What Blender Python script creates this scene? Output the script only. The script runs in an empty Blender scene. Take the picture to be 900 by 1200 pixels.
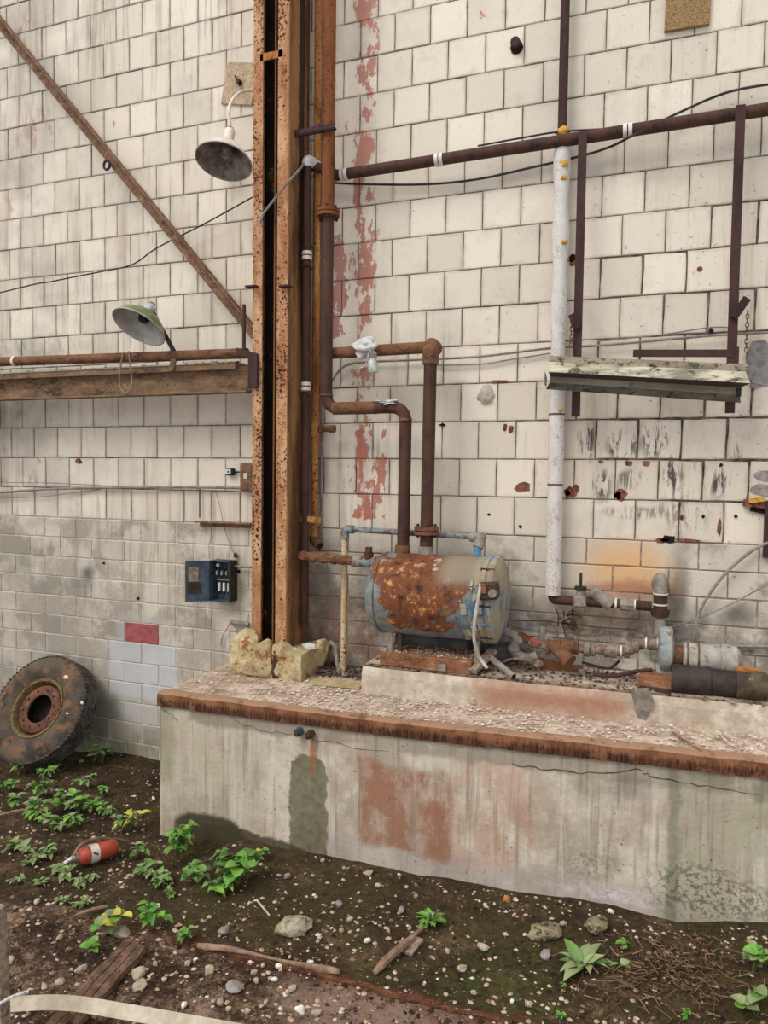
import bpy, bmesh, math, random
from mathutils import Vector, Matrix, noise as mnoise
R = math.radians
random.seed(7)
sc = bpy.context.scene
COL = sc.collection
# ------------------------------------------------------------------ camera
FPX, TH, PI_, RO, CD, CZ = 850.0, 0.350263, 0.0482992, 0.0126503, 5.79914, 2.666
right0 = Vector((math.cos(TH), math.sin(TH), 0))
h0 = Vector((-math.sin(TH), math.cos(TH), 0))
fwd = h0 * math.cos(PI_) - Vector((0, 0, 1)) * math.sin(PI_)
up0 = h0 * math.sin(PI_) + Vector((0, 0, 1)) * math.cos(PI_)
ri = right0 * math.cos(RO) + up0 * math.sin(RO)
up = up0 * math.cos(RO) - right0 * math.sin(RO)
CAM = Vector((0, -CD, CZ))
cam = bpy.data.cameras.new('camera')
cam.sensor_fit = 'VERTICAL'; cam.sensor_height = 24.0; cam.lens = FPX / 1200.0 * 24.0
cam.clip_start = 0.05; cam.clip_end = 200
co = bpy.data.objects.new('camera', cam); COL.objects.link(co)
m = Matrix((ri, up, -fwd)).transposed().to_4x4(); m.translation = CAM
co.matrix_world = m
sc.camera = co
sc.view_settings.view_transform = 'Standard'
sc.view_settings.look = 'None'
sc.view_settings.gamma = 1
sc.view_settings.exposure = 0.0
sc.view_settings.use_curve_mapping = False
# ------------------------------------------------------------------ sky: bright overcast
w = bpy.data.worlds.new('overcast_sky'); sc.world = w; w.use_nodes = True
nt = w.node_tree; nt.nodes.clear()
tc = nt.nodes.new('ShaderNodeTexCoord'); sx = nt.nodes.new('ShaderNodeSeparateXYZ')
mr = nt.nodes.new('ShaderNodeMapRange'); mr.inputs[1].default_value = -0.05; mr.inputs[2].default_value = 1.0
mx = nt.nodes.new('ShaderNodeMix'); mx.data_type = 'RGBA'
mx.inputs[6].default_value = (0.80, 0.82, 0.84, 1); mx.inputs[7].default_value = (1.0, 1.0, 1.0, 1)
bg = nt.nodes.new('ShaderNodeBackground'); bg.inputs[1].default_value = 1.0
wo = nt.nodes.new('ShaderNodeOutputWorld')
nt.links.new(tc.outputs['Generated'], sx.inputs[0]); nt.links.new(sx.outputs[2], mr.inputs[0])
nt.links.new(mr.outputs[0], mx.inputs[0]); nt.links.new(mx.outputs[2], bg.inputs[0]); nt.links.new(bg.outputs[0], wo.inputs[0])
sun = bpy.data.lights.new('hazy_sun', 'SUN'); sun.energy = 1.75; sun.angle = R(28); sun.color = (1.0, 0.965, 0.91)
so = bpy.data.objects.new('hazy_sun', sun); COL.objects.link(so)
sd = Vector((0.45, 0.75, -0.95))            # direction the light travels
so.rotation_euler = sd.to_track_quat('-Z', 'Y').to_euler()
so.location = (-4, -8, 9)

# ------------------------------------------------------------------ photo rays -> world
def ray(px, py):
    return fwd + ri * ((px - 450.0) / FPX) - up * ((py - 600.0) / FPX)
def P(px, py, Y=0.0):                      # on the vertical plane y = Y
    d = ray(px, py); t = (Y + CD) / d.y
    return CAM + d * t
def PZ(px, py, z):                         # on the level plane z
    d = ray(px, py); t = (z - CZ) / d.z
    return CAM + d * t
def W(px, py, Y=0.0):
    p = P(px, py, Y); return p.x, p.z
def PX(X, px, py):
    d = ray(px, py); t = X / d.x
    return CAM + d * t
# ------------------------------------------------------------------ ground height
def lerp_tab(tab, x):
    if x <= tab[0][0]: return tab[0][1]
    for (a, fa), (b, fb) in zip(tab, tab[1:]):
        if x <= b: return fa + (fb - fa) * (x - a) / (b - a)
    return tab[-1][1]
def gbase(x, y):
    g = lerp_tab([(-7, -.3), (-6.2, -.26), (-4.8, -.12), (-3.5, -.13), (-2.7, -.03), (-1.0, -.02), (0.2, 0.0), (0.8, .09), (2, .12)], x)
    if y < -1.3:
        k = min(1, (-1.3 - y) / 1.2)
        g = g * (1 - k) + k * (-.06 + .01 * math.sin(x))
    return g
def G(x, y):
    v = Vector((x, y, 0))
    n = mnoise.noise(v * 1.7) * .028 + mnoise.noise(v * 5.3) * .013 + mnoise.noise(v * 14) * .007
    return gbase(x, y) + n
def PG(px, py, dz=0.0):
    z = -.05
    for _ in range(6):
        p = PZ(px, py, z + dz); z = G(p.x, p.y)
    return Vector((p.x, p.y, z + dz))
def slab_top(x):                            # the platform climbs slightly to the right
    return 1.0 + max(0, (x + 1.6)) * .018
# ------------------------------------------------------------------ mesh helpers
def box(bm, c, s, rot=None, bev=0.0):
    r = bmesh.ops.create_cube(bm, size=1.0)
    M = Matrix.Translation(Vector(c)) @ ((rot.to_4x4() if rot else Matrix.Identity(4))) @ Matrix.Diagonal((*s, 1))
    bmesh.ops.transform(bm, matrix=M, verts=r['verts'])
    if bev > 0:
        es = list({e for v in r['verts'] for e in v.link_edges})
        bmesh.ops.bevel(bm, geom=es, offset=bev, segments=1, affect='EDGES')
def frame_from(d):
    d = d.normalized()
    a = Vector((0, 0, 1)) if abs(d.z) < .95 else Vector((1, 0, 0))
    u = d.cross(a).normalized(); v = d.cross(u).normalized()
    return u, v
def beam(bm, a, b, wd, th, upv=None, bev=0.0):       # bar from a to b, width along side, th along upv
    a = Vector(a); b = Vector(b); d = (b - a); L = d.length; d.normalize()
    uv = Vector(upv or (0, -1, 0)); s = d.cross(uv).normalized(); t = s.cross(d).normalized()
    rot = Matrix((d, s, t)).transposed()
    box(bm, (a + b) / 2, (L, wd, th), rot, bev)
def cyl(bm, a, b, r, r2=None, seg=16, cap=True):
    a = Vector(a); b = Vector(b); u, v = frame_from(b - a)
    if r2 is None: r2 = r
    ra = [bm.verts.new(a + (u * math.cos(t) + v * math.sin(t)) * r) for t in [2 * math.pi * i / seg for i in range(seg)]]
    rb = [bm.verts.new(b + (u * math.cos(t) + v * math.sin(t)) * r2) for t in [2 * math.pi * i / seg for i in range(seg)]]
    for i in range(seg): bm.faces.new((ra[i], ra[(i + 1) % seg], rb[(i + 1) % seg], rb[i]))
    if cap: bm.faces.new(ra[::-1]); bm.faces.new(rb)
def rounded(pts, rad, n=6):
    pts = [Vector(p) for p in pts]; out = [pts[0]]
    for i in range(1, len(pts) - 1):
        p, a, b = pts[i], pts[i - 1], pts[i + 1]
        da = (a - p); db = (b - p); k = min(rad, da.length * .48, db.length * .48)
        s = p + da.normalized() * k; e = p + db.normalized() * k
        for j in range(n + 1):
            t = j / n; out.append(s * (1 - t) ** 2 + p * 2 * t * (1 - t) + e * t * t)
    out.append(pts[-1]); return out
def smoothpath(pts, n=6):
    pts = [Vector(p) for p in pts]; out = []
    for i in range(len(pts) - 1):
        p0 = pts[max(i - 1, 0)]; p1 = pts[i]; p2 = pts[i + 1]; p3 = pts[min(i + 2, len(pts) - 1)]
        for j in range(n):
            t = j / n
            out.append(.5 * ((2 * p1) + (p2 - p0) * t + (2 * p0 - 5 * p1 + 4 * p2 - p3) * t * t + (3 * p1 - p0 - 3 * p2 + p3) * t ** 3))
    out.append(pts[-1]); return out
def tube(bm, pts, r, seg=12, rad=None, cap=True, rough=0.0):
    pts = [Vector(p) for p in pts]
    if rad: pts = rounded(pts, rad)
    rings = []; u = None
    for i, p in enumerate(pts):
        d = (pts[min(i + 1, len(pts) - 1)] - pts[max(i - 1, 0)]).normalized()
        if u is None: u, v = frame_from(d)
        else:
            u = (u - d * u.dot(d)).normalized(); v = d.cross(u).normalized()
        rr = r(i / (len(pts) - 1)) if callable(r) else r
        ring = []
        for k in range(seg):
            t = 2 * math.pi * k / seg; q = rr * (1 + (random.uniform(-rough, rough) if rough else 0))
            ring.append(bm.verts.new(p + (u * math.cos(t) + v * math.sin(t)) * q))
        rings.append(ring)
    for a, b in zip(rings, rings[1:]):
        for k in range(seg): bm.faces.new((a[k], a[(k + 1) % seg], b[(k + 1) % seg], b[k]))
    if cap: bm.faces.new(rings[0][::-1]); bm.faces.new(rings[-1])
def lathe(bm, prof, o, ax, seg=32):          # prof = [(radius, height along ax)]
    o = Vector(o); ax = Vector(ax).normalized(); u, v = frame_from(ax); rings = []
    for r, h in prof:
        c = o + ax * h
        if r < 1e-5: rings.append([bm.verts.new(c)])
        else: rings.append([bm.verts.new(c + (u * math.cos(2 * math.pi * i / seg) + v * math.sin(2 * math.pi * i / seg)) * r) for i in range(seg)])
    for a, b in zip(rings, rings[1:]):
        for i in range(seg):
            j = (i + 1) % seg
            if len(a) == 1 and len(b) == 1: continue
            if len(a) == 1: bm.faces.new((a[0], b[j], b[i]))
            elif len(b) == 1: bm.faces.new((a[i], a[j], b[0]))
            else: bm.faces.new((a[i], a[j], b[j], b[i]))
def prism(bm, poly, o, ux, uy, d):           # polygon in plane (ux, uy), extruded by vector d
    o = Vector(o); ux = Vector(ux); uy = Vector(uy); d = Vector(d)
    a = [bm.verts.new(o + ux * x + uy * y) for x, y in poly]; b = [bm.verts.new(v.co + d) for v in a]
    n = len(a)
    bm.faces.new(a[::-1]); bm.faces.new(b)
    for i in range(n): bm.faces.new((a[i], a[(i + 1) % n], b[(i + 1) % n], b[i]))
def rock(bm, c, s, sub=2, amp=.25, seed=0, rot=0, flat=True):
    r = bmesh.ops.create_icosphere(bm, subdivisions=sub, radius=.5)
    rnd = random.Random(seed); off = Vector((rnd.uniform(0, 50), rnd.uniform(0, 50), rnd.uniform(0, 50)))
    planes = [Vector((rnd.gauss(0, 1), rnd.gauss(0, 1), rnd.gauss(0, 1))).normalized() for _ in range(7)]
    for v in r['verts']:
        p = v.co.copy(); k = 1 + amp * mnoise.noise(p * 3 + off)
        p *= k
        if flat:
            for n in planes:
                h = p.dot(n) - .36
                if h > 0: p -= n * h
        v.co = p
    M = Matrix.Translation(Vector(c)) @ Matrix.Rotation(rot, 4, 'Z') @ Matrix.Diagonal((*s, 1))
    bmesh.ops.transform(bm, matrix=M, verts=r['verts'])
# ------------------------------------------------------------------ objects
def label(o, lab=None, cat=None, group=None, kind=None):
    if lab: o['label'] = lab
    if cat: o['category'] = cat
    if group: o['group'] = group
    if kind: o['kind'] = kind
    return o
def thing(name, loc, lab, cat, group=None):
    o = bpy.data.objects.new(name, None); COL.objects.link(o); o.location = Vector(loc)
    o.empty_display_size = .1
    return label(o, lab, cat, group)
def wloc(o):
    v = Vector(o.location)
    while o.parent: o = o.parent; v += Vector(o.location)
    return v
def obj(name, bm, mat, parent=None, smooth=False, lab=None, cat=None, group=None, kind=None, origin=None):
    bmesh.ops.recalc_face_normals(bm, faces=bm.faces)
    if parent is not None:
        base = Vector(origin) if origin is not None else wloc(parent); loc = base - wloc(parent)
    elif origin is not None: base = Vector(origin); loc = base
    else:
        xs = [v.co for v in bm.verts]
        base = Vector(((min(c.x for c in xs) + max(c.x for c in xs)) / 2, (min(c.y for c in xs) + max(c.y for c in xs)) / 2, min(c.z for c in xs))); loc = base
    bm.transform(Matrix.Translation(-base))
    me = bpy.data.meshes.new(name); bm.to_mesh(me); bm.free()
    if smooth:
        me.shade_smooth()
        try: me.set_sharp_from_angle(angle=R(40))
        except Exception: pass
    me.materials.append(mat)
    o = bpy.data.objects.new(name, me); COL.objects.link(o)
    o.location = loc
    if parent is not None: o.parent = parent
    return label(o, lab, cat, group, kind)
B = bmesh.new
# ------------------------------------------------------------------ shader helpers
def lin(c):
    f = lambda v: (v / 255) / 12.92 if v / 255 <= .04045 else ((v / 255 + .055) / 1.055) ** 2.4
    return (f(c[0]), f(c[1]), f(c[2]), 1)
class Mat:
    def __init__(s, name, rough=.85, metal=0.0, spec=.3):
        s.m = bpy.data.materials.new(name); s.m.use_nodes = True; s.nt = s.m.node_tree
        s.b = s.nt.nodes['Principled BSDF']; s.b.inputs['Roughness'].default_value = rough
        s.b.inputs['Metallic'].default_value = metal; s.b.inputs['Specular IOR Level'].default_value = spec
        g = s.nt.nodes.new('ShaderNodeNewGeometry'); s.geo = g; s.pos = g.outputs['Position']
        x = s.nt.nodes.new('ShaderNodeSeparateXYZ'); s.nt.links.new(s.pos, x.inputs[0]); s.x, s.y, s.z = x.outputs
    def put(s, sock, v):
        if v is None: return
        if isinstance(v, bpy.types.NodeSocket): s.nt.links.new(v, sock)
        else:
            if sock.type == 'RGBA' and len(v) == 3: v = lin(v)
            sock.default_value = v
    def noise(s, scale, detail=4, rough=.6, stretch=None, off=0, dist=0.0, vec=None):
        n = s.nt.nodes.new('ShaderNodeTexNoise'); n.inputs['Scale'].default_value = scale
        n.inputs['Detail'].default_value = detail; n.inputs['Roughness'].default_value = rough; n.inputs['Distortion'].default_value = dist
        mp = s.nt.nodes.new('ShaderNodeMapping'); s.nt.links.new(vec or s.pos, mp.inputs[0])
        if stretch: mp.inputs['Scale'].default_value = stretch
        mp.inputs['Location'].default_value = (off, off * 1.7, off * .6)
        s.nt.links.new(mp.outputs[0], n.inputs['Vector']); return n.outputs[0]
    def vor(s, scale, feat='F1', stretch=None):
        n = s.nt.nodes.new('ShaderNodeTexVoronoi'); n.feature = feat; n.inputs['Scale'].default_value = scale
        mp = s.nt.nodes.new('ShaderNodeMapping'); s.nt.links.new(s.pos, mp.inputs[0])
        if stretch: mp.inputs['Scale'].default_value = stretch
        s.nt.links.new(mp.outputs[0], n.inputs['Vector']); return n.outputs[0]
    def ma(s, op, a, b=0.0, clamp=False):
        n = s.nt.nodes.new('ShaderNodeMath'); n.operation = op; n.use_clamp = clamp
        s.put(n.inputs[0], a); s.put(n.inputs[1], b); return n.outputs[0]
    def ss(s, v, a, b, lo=0.0, hi=1.0):
        n = s.nt.nodes.new('ShaderNodeMapRange'); n.interpolation_type = 'SMOOTHSTEP'
        s.put(n.inputs[0], v); n.inputs[1].default_value = a; n.inputs[2].default_value = b
        n.inputs[3].default_value = lo; n.inputs[4].default_value = hi; return n.outputs[0]
    def mix(s, f, a, b, mode='MIX'):
        n = s.nt.nodes.new('ShaderNodeMix'); n.data_type = 'RGBA'; n.blend_type = mode
        s.put(n.inputs[0], f); s.put(n.inputs[6], a); s.put(n.inputs[7], b); return n.outputs[2]
    def mul(s, *a):
        r = a[0]
        for k in a[1:]: r = s.ma('MULTIPLY', r, k)
        return r
    def wz(s, amt, scale, off=0):           # warped x and z
        n1 = s.ma('MULTIPLY', s.ma('SUBTRACT', s.noise(scale, 5, .65, off=off), .5), amt * 2)
        n2 = s.ma('MULTIPLY', s.ma('SUBTRACT', s.noise(scale, 5, .65, off=off + 9), .5), amt * 2)
        return s.ma('ADD', s.x, n1), s.ma('ADD', s.z, n2)
    def rect(s, x0, x1, z0, z1, soft=.03, w=None):
        X, Z = w or (s.x, s.z)
        return s.mul(s.ss(X, x0 - soft, x0 + soft), s.ss(X, x1 - soft, x1 + soft, 1, 0), s.ss(Z, z0 - soft, z0 + soft), s.ss(Z, z1 - soft, z1 + soft, 1, 0))
    def ell(s, cx, cz, rx, rz, a=.6, b=1.0, w=None):
        X, Z = w or (s.x, s.z)
        dx = s.ma('DIVIDE', s.ma('SUBTRACT', X, cx), rx); dz = s.ma('DIVIDE', s.ma('SUBTRACT', Z, cz), rz)
        return s.ss(s.ma('SQRT', s.ma('ADD', s.ma('MULTIPLY', dx, dx), s.ma('MULTIPLY', dz, dz))), a, b, 1, 0)
    def rnd(s):
        n = s.nt.nodes.new('ShaderNodeObjectInfo'); return n.outputs['Random']
    def island(s): return s.geo.outputs['Random Per Island']
    def out(s, col, bump=None, bs=.3, bd=.01, rough=None):
        s.put(s.b.inputs['Base Color'], col)
        if rough is not None: s.put(s.b.inputs['Roughness'], rough)
        if bump is not None:
            n = s.nt.nodes.new('ShaderNodeBump'); n.inputs['Strength'].default_value = bs; n.inputs['Distance'].default_value = bd
            s.put(n.inputs['Height'], bump); s.nt.links.new(n.outputs[0], s.b.inputs['Normal'])
        return s.m
def rust(name, dark, mid, light, sc_=9, t=(.35, .52, .66), stretch=(1, 1, .35), speck=None, spk=.62, rough=.9, bs=.5, pale=None, pk=.6):
    s = Mat(name, rough=rough)
    a = s.noise(sc_, 6, .7, stretch=stretch); b = s.noise(sc_ * 4, 5, .75, off=3); c = s.noise(sc_ * .35, 3, .6, off=7)
    f = s.ma('ADD', s.ma('MULTIPLY', a, .55), s.ma('ADD', s.ma('MULTIPLY', b, .25), s.ma('MULTIPLY', c, .2)))
    col = s.mix(s.ss(f, t[0], t[1]), dark, mid); col = s.mix(s.ss(f, t[1], t[2]), col, light)
    if pale: col = s.mix(s.ss(s.noise(sc_ * .8, 5, .7, off=21, stretch=stretch), pk, pk + .06), col, pale)
    if speck:
        sn = s.ma('ADD', s.noise(sc_ * 6, 4, .7, off=13), s.ma('MULTIPLY', s.ma('SUBTRACT', s.noise(sc_ * .5, 4, .65, off=19, stretch=stretch), .5), .45))
        col = s.mix(s.ss(sn, spk, spk + .05), col, speck)
    return s.out(col, s.ma('ADD', b, a), bs, .006)
def edge_mat():
    s = Mat('edge_iron_rust', rough=.9)
    run = s.noise(60, 5, .7, stretch=(1.5, 1, .06)); a = s.noise(9, 6, .72, off=4); b = s.noise(3, 4, .6, off=8)
    col = s.mix(s.ss(run, .40, .60), (50, 30, 22), (104, 64, 44)); col = s.mix(s.mul(s.ss(a, .52, .64), .6), col, (150, 104, 74))
    col = s.mix(s.mul(s.ss(b, .54, .7), .3), col, (128, 84, 58))
    zz = s.ma('SUBTRACT', s.z, s.ma('MULTIPLY', s.ma('MAXIMUM', s.ma('ADD', s.x, 1.6), 0.0), .018))
    zz = s.ma('ADD', zz, s.ma('MULTIPLY', s.ma('SUBTRACT', run, .5), .10))
    col = s.mix(s.ss(zz, .935, .975), col, s.mix(s.ss(a, .4, .6), (112, 70, 46), (150, 104, 74)))
    nz = s.nt.nodes.new('ShaderNodeSeparateXYZ'); s.nt.links.new(s.geo.outputs['Normal'], nz.inputs[0])
    col = s.mix(s.mul(s.ss(nz.outputs[2], .25, .8), s.ss(a, .3, .5), .85), col, (168, 134, 108))
    return s.out(col, s.ma('ADD', run, a), .8, .008)
def plain(name, c1, c2, scale=12, rough=.7, metal=0.0, bs=.2, stretch=None, dirt=None, dk=.6, spec=.3):
    s = Mat(name, rough=rough, metal=metal, spec=spec)
    n = s.noise(scale, 5, .65, stretch=stretch)
    col = s.mix(s.ss(n, .35, .65), c1, c2)
    if dirt: col = s.mix(s.ss(s.noise(scale * 1.7, 6, .7, off=5), dk, dk + .1), col, dirt)
    return s.out(col, n, bs, .004)
# ------------------------------------------------------------------ wall material
def grime(s, col, tile):
    # brown and grey runs down the faces
    w1 = s.wz(.10, 2.2)
    run = s.noise(5.5, 5, .65, stretch=(1.6, 1, .10), off=2); run2 = s.noise(9, 4, .6, stretch=(2.0, 1, .14), off=17)
    amt = s.ma('SUBTRACT', s.noise(.55, 3, .6, off=11), s.ss(s.x, -2.6, -.6, 0, .12))
    col = s.mix(s.mul(s.ss(run, .50, .68), s.ss(amt, .36, .6), .62), col, (166, 146, 124))
    col = s.mix(s.mul(s.ss(run2, .54, .7), s.ss(amt, .40, .66), .6), col, (128, 120, 112))
    cloud = s.noise(1.3, 5, .62, off=31)
    col = s.mix(s.mul(s.ss(cloud, .52, .74), .38), col, (160, 151, 143))
    col = s.mix(s.mul(s.ss(s.noise(2.6, 6, .7, off=91), .54, .72), .35), col, (176, 158, 138))
    leftgrey = s.mul(s.ss(s.x, -6.2, -4.6, 1, 0), s.ss(cloud, .38, .62))
    col = s.mix(s.mul(leftgrey, .5), col, (140, 132, 126))
    spk = s.noise(26, 4, .7, off=5)
    col = s.mix(s.mul(s.ss(s.ma('ADD', spk, s.ss(s.x, -1.4, .4, 0, .035)), .66, .71), .75), col, (92, 78, 68))
    # red undercoat showing in a strip beside the pipes
    rn = s.noise(7, 6, .7, off=41, stretch=(1, 1, .5))
    xa = W(412, 100)[0]; xb = W(448, 100)[0]
    strip = s.rect(xa, xb, W(430, 620)[1], 8.5, .12)
    big = s.noise(1.1, 3, .5, off=61)
    th = s.ma('ADD', rn, s.ma('MULTIPLY', s.ma('SUBTRACT', big, .5), .45))
    col = s.mix(s.ss(s.ma('ADD', th, s.ma('MULTIPLY', s.ma('SUBTRACT', strip, 1.0), .22)), .515, .535, 0, .88), col, (176, 108, 90))
    s2 = s.rect(W(385, 300)[0], W(407, 300)[0], W(400, 400)[1], W(400, 270)[1], .06)
    col = s.mix(s.ss(s.ma('ADD', rn, s.ma('MULTIPLY', s.ma('SUBTRACT', s2, 1.0), .4)), .44, .46, 0, .85), col, (166, 104, 92))
    s3 = s.rect(W(412, 560)[0], W(455, 560)[0], W(430, 612)[1], W(430, 500)[1], .05)
    col = s.mix(s.ss(s.ma('ADD', rn, s.ma('MULTIPLY', s.ma('SUBTRACT', s3, 1.0), .4)), .47, .485, 0, .9), col, (178, 104, 82))
    # faded red paint traces at far left
    for (a, b, rx, rz) in ((45, 150, .35, .28), (20, 30, .30, .12), (10, 245, .18, .15), (45, 485, .35, .12), (5, 515, .12, .18), (25, 563, .45, .06), (48, 539, .05, .04)):
        x, z = W(a, b)
        col = s.mix(s.mul(s.ell(x, z, rx, rz, .3, 1.2, w1), s.ss(rn, .50, .60), .55), col, (150, 100, 96))
    # green algae near beam and low at left
    for (a, b, rx, rz) in ((10, 480, .3, .3), (40, 405, .8, .12), (60, 860, 1.4, .22), (150, 870, .9, .13), (4, 660, .5, .1)):
        x, z = W(a, b)
        col = s.mix(s.mul(s.ell(x, z, rx, rz, .3, 1.2, w1), s.ss(rn, .42, .6), .55), col, (128, 134, 96))
    # black scrapes under the lamp housing
    sc1 = s.noise(11, 5, .75, off=71, stretch=(1.6, 1, .35), dist=.8)
    for (a, b, rx, rz, q) in ((688, 518, .07, .17, 1), (730, 520, .14, .10, 1), (765, 514, .10, .17, 1), (705, 565, .10, .16, 1), (738, 560, .10, .10, .8), (788, 556, .08, .2, 1), (845, 568, .07, .13, 1), (862, 530, .05, .1, .7), (745, 600, .3, .06, .6), (800, 600, .2, .2, .6), (830, 545, .2, .05, .4)):
        x, z = W(a, b)
        col = s.mix(s.mul(s.ell(x, z, rx, rz, .4, 1.15, w1), s.ss(sc1, .45, .56), .95 * q), col, (48, 45, 46))
    # dark soot at left, soft dark grey patches elsewhere
    for (a, b, rx, rz, q) in ((103, 672, .13, .10, .8), (100, 686, .16, .12, .45), (865, 718, .14, .11, .8), (280, 215, .18, .16, .35), (793, 700, .09, .48, .8), (375, 555, .12, .3, .4)):
        x, z = W(a, b)
        col = s.mix(s.mul(s.ell(x, z, rx, rz, .1, 1.2, w1), q), col, (84, 80, 78))
    # orange wash behind the pipe fittings
    x, z = W(733, 668); col = s.mix(s.mul(s.ell(x, z, .42, .30, .2, 1.15, w1), .8), col, (222, 170, 112))
    x, z = W(735, 693); col = s.mix(s.mul(s.ell(x, z, .42, .09, .3, 1.1, w1), .8), col, (176, 116, 86))
    x, z = W(700, 728); col = s.mix(s.mul(s.ell(x, z, .50, .16, .2, 1.15, w1), .6), col, (196, 160, 112))
    # damp grey band low on the right side
    low = s.mul(s.rect(-2.9, 3, -1, 1.72, .16, w1), s.ss(s.noise(4, 6, .72, off=51), .36, .56))
    col = s.mix(s.mul(low, .7), col, (116, 106, 97))
    low4 = s.mul(s.rect(-2.9, 3, -1, 1.62, .14, w1), s.ss(s.noise(7, 6, .75, off=59), .5, .6)); col = s.mix(s.mul(low4, .6), col, (84, 72, 62))
    low2 = s.mul(s.rect(-2.9, -.95, -1, 2.05, .10, w1), s.ss(s.noise(5, 6, .72, off=53), .38, .6)); col = s.mix(s.mul(low2, .55), col, (128, 120, 110))
    low3 = s.mul(s.rect(-2.9, -1.7, -1, 1.55, .12, w1), s.ss(s.noise(5, 6, .72, off=57), .40, .55)); col = s.mix(s.mul(low3, .6), col, (152, 106, 88))
    ln = s.rect(-1.2, 3, 1.46, 1.475, .012, w1)
    col = s.mix(s.mul(ln, .7), col, (86, 80, 76))
    # paler washed patch under the red block
    pw = s.wz(.03, 5, 4)
    x0, z0 = W(128, 812); x1, z1 = W(208, 756)
    col = s.mix(s.mul(s.rect(x0, x1, z0, z1, .03, pw), .75), col, (200, 200, 203))
    xr, zr = W(166, 741); col = s.mix(s.mul(s.rect(xr - .29, xr + .25, zr - .16, zr + .15, .06, pw), .6), col, (182, 180, 180))
    x0, z0 = W(190, 850); x1, z1 = W(140, 830)
    col = s.mix(s.mul(s.rect(W(140, 840)[0], W(187, 840)[0], W(160, 850)[1], W(160, 812)[1], .06, pw), .5), col, (202, 200, 200))
    return col, spk
def wall_tile_mat():
    s = Mat('glazed_tile', rough=.42, spec=.4)
    r = s.rnd()
    col = s.mix(s.ss(r, 0, 1), (214, 202, 185), (232, 220, 203))
    col = s.mix(s.mul(s.ss(s.ma('FRACT', s.ma('MULTIPLY', r, 7.3)), .75, 1), .3), col, (196, 186, 172))
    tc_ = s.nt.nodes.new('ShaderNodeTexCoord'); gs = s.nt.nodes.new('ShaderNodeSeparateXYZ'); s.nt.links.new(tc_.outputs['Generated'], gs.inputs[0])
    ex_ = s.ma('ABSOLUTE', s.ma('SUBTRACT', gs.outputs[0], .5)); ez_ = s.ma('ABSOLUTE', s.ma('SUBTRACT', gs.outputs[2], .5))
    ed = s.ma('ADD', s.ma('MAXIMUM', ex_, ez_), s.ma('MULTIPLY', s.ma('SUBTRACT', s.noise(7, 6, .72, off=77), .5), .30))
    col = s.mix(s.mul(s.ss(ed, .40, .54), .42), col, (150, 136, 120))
    col, spk = grime(s, col, True)
    fine = s.noise(60, 3, .6, stretch=(1, 1, .25), off=6)
    col = s.mix(s.mul(s.ss(fine, .55, .75), .2), col, (150, 138, 122))
    return s.out(col, s.ma('ADD', s.noise(4, 3), s.ma('MULTIPLY', spk, .3)), .25, .01, s.ss(s.noise(9, 4, off=3), .3, .7, .35, .7))
def block_mat():
    s = Mat('concrete_block', rough=.95)
    r = s.rnd()
    col = s.mix(s.ss(r, 0, 1), (158, 149, 136), (186, 176, 161))
    pit = s.noise(45, 5, .75); col = s.mix(s.mul(s.ss(pit, .5, .66), .5), col, (120, 113, 104))
    # whitewash thickest on the courses just below the tiles and at the right-hand wall
    wash = s.ma('ADD', s.noise(1.6, 6, .7, off=9), s.ma('MULTIPLY', s.ma('ADD', s.ss(s.z, .6, 2.2), s.ma('MULTIPLY', s.ss(s.x, -4.2, -2.6), 1.5)), .085))
    col = s.mix(s.mul(s.ss(wash, .5, .64), .78), col, (218, 209, 194))
    col, spk = grime(s, col, False)
    return s.out(col, pit, .5, .008)
def mortar_mat():
    s = Mat('mortar', rough=.97)
    t = s.ss(s.z, 2.2, 2.24)
    n = s.noise(9, 5, .7)
    dark = s.mix(s.ss(n, .35, .65), (58, 51, 45), (120, 110, 99)); pale = s.mix(s.ss(n, .35, .62), (186, 178, 166), (222, 214, 202))
    lowr = s.mul(s.ss(s.x, -3, -2.8), s.ss(n, .3, .5))
    pale = s.mix(lowr, pale, (134, 123, 110))
    return s.out(s.mix(t, pale, dark), n, .4, .006)
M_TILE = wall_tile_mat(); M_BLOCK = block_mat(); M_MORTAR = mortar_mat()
M_RED = plain('red_paint', (146, 74, 74), (172, 96, 94), 14, .8, dirt=(120, 62, 62))
M_CLAY = plain('terracotta', (104, 60, 48), (150, 96, 76), 26, .95, dirt=(44, 28, 24), dk=.52, bs=.6)
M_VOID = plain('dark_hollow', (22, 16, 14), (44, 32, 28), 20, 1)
M_RCOL = rust('column_rust', (104, 62, 42), (172, 120, 84), (206, 164, 124), 8, (.36, .45, .60), (1, 1, .3), speck=(50, 24, 20), spk=.545, bs=.9)
M_RSIDE = rust('column_side_rust', (74, 50, 34), (134, 96, 64), (166, 128, 90), 5, (.34, .5, .68), (1, 1, .16), speck=(52, 34, 26), spk=.6)
def side_mat():
    s = Mat('column_side_rust', rough=.9)
    a = s.noise(5, 6, .7, stretch=(1, 1, .16)); b = s.noise(22, 5, .75, off=3)
    col = s.mix(s.ss(a, .36, .6), (92, 62, 40), (158, 114, 74)); col = s.mix(s.ss(b, .6, .68), col, (60, 38, 28))
    yy = s.ma('ADD', s.y, s.ma('MULTIPLY', s.ma('SUBTRACT', s.noise(7, 6, .75, off=9), .5), .09))
    band = s.mul(s.ss(yy, -.31, -.29), s.ss(yy, -.20, -.18, 1, 0), s.ss(s.z, 3.6, 4.6))
    col = s.mix(s.mul(band, .9), col, (36, 26, 20))
    return s.out(col, s.ma('ADD', a, b), .5, .006)
M_RSIDE = side_mat()
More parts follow.
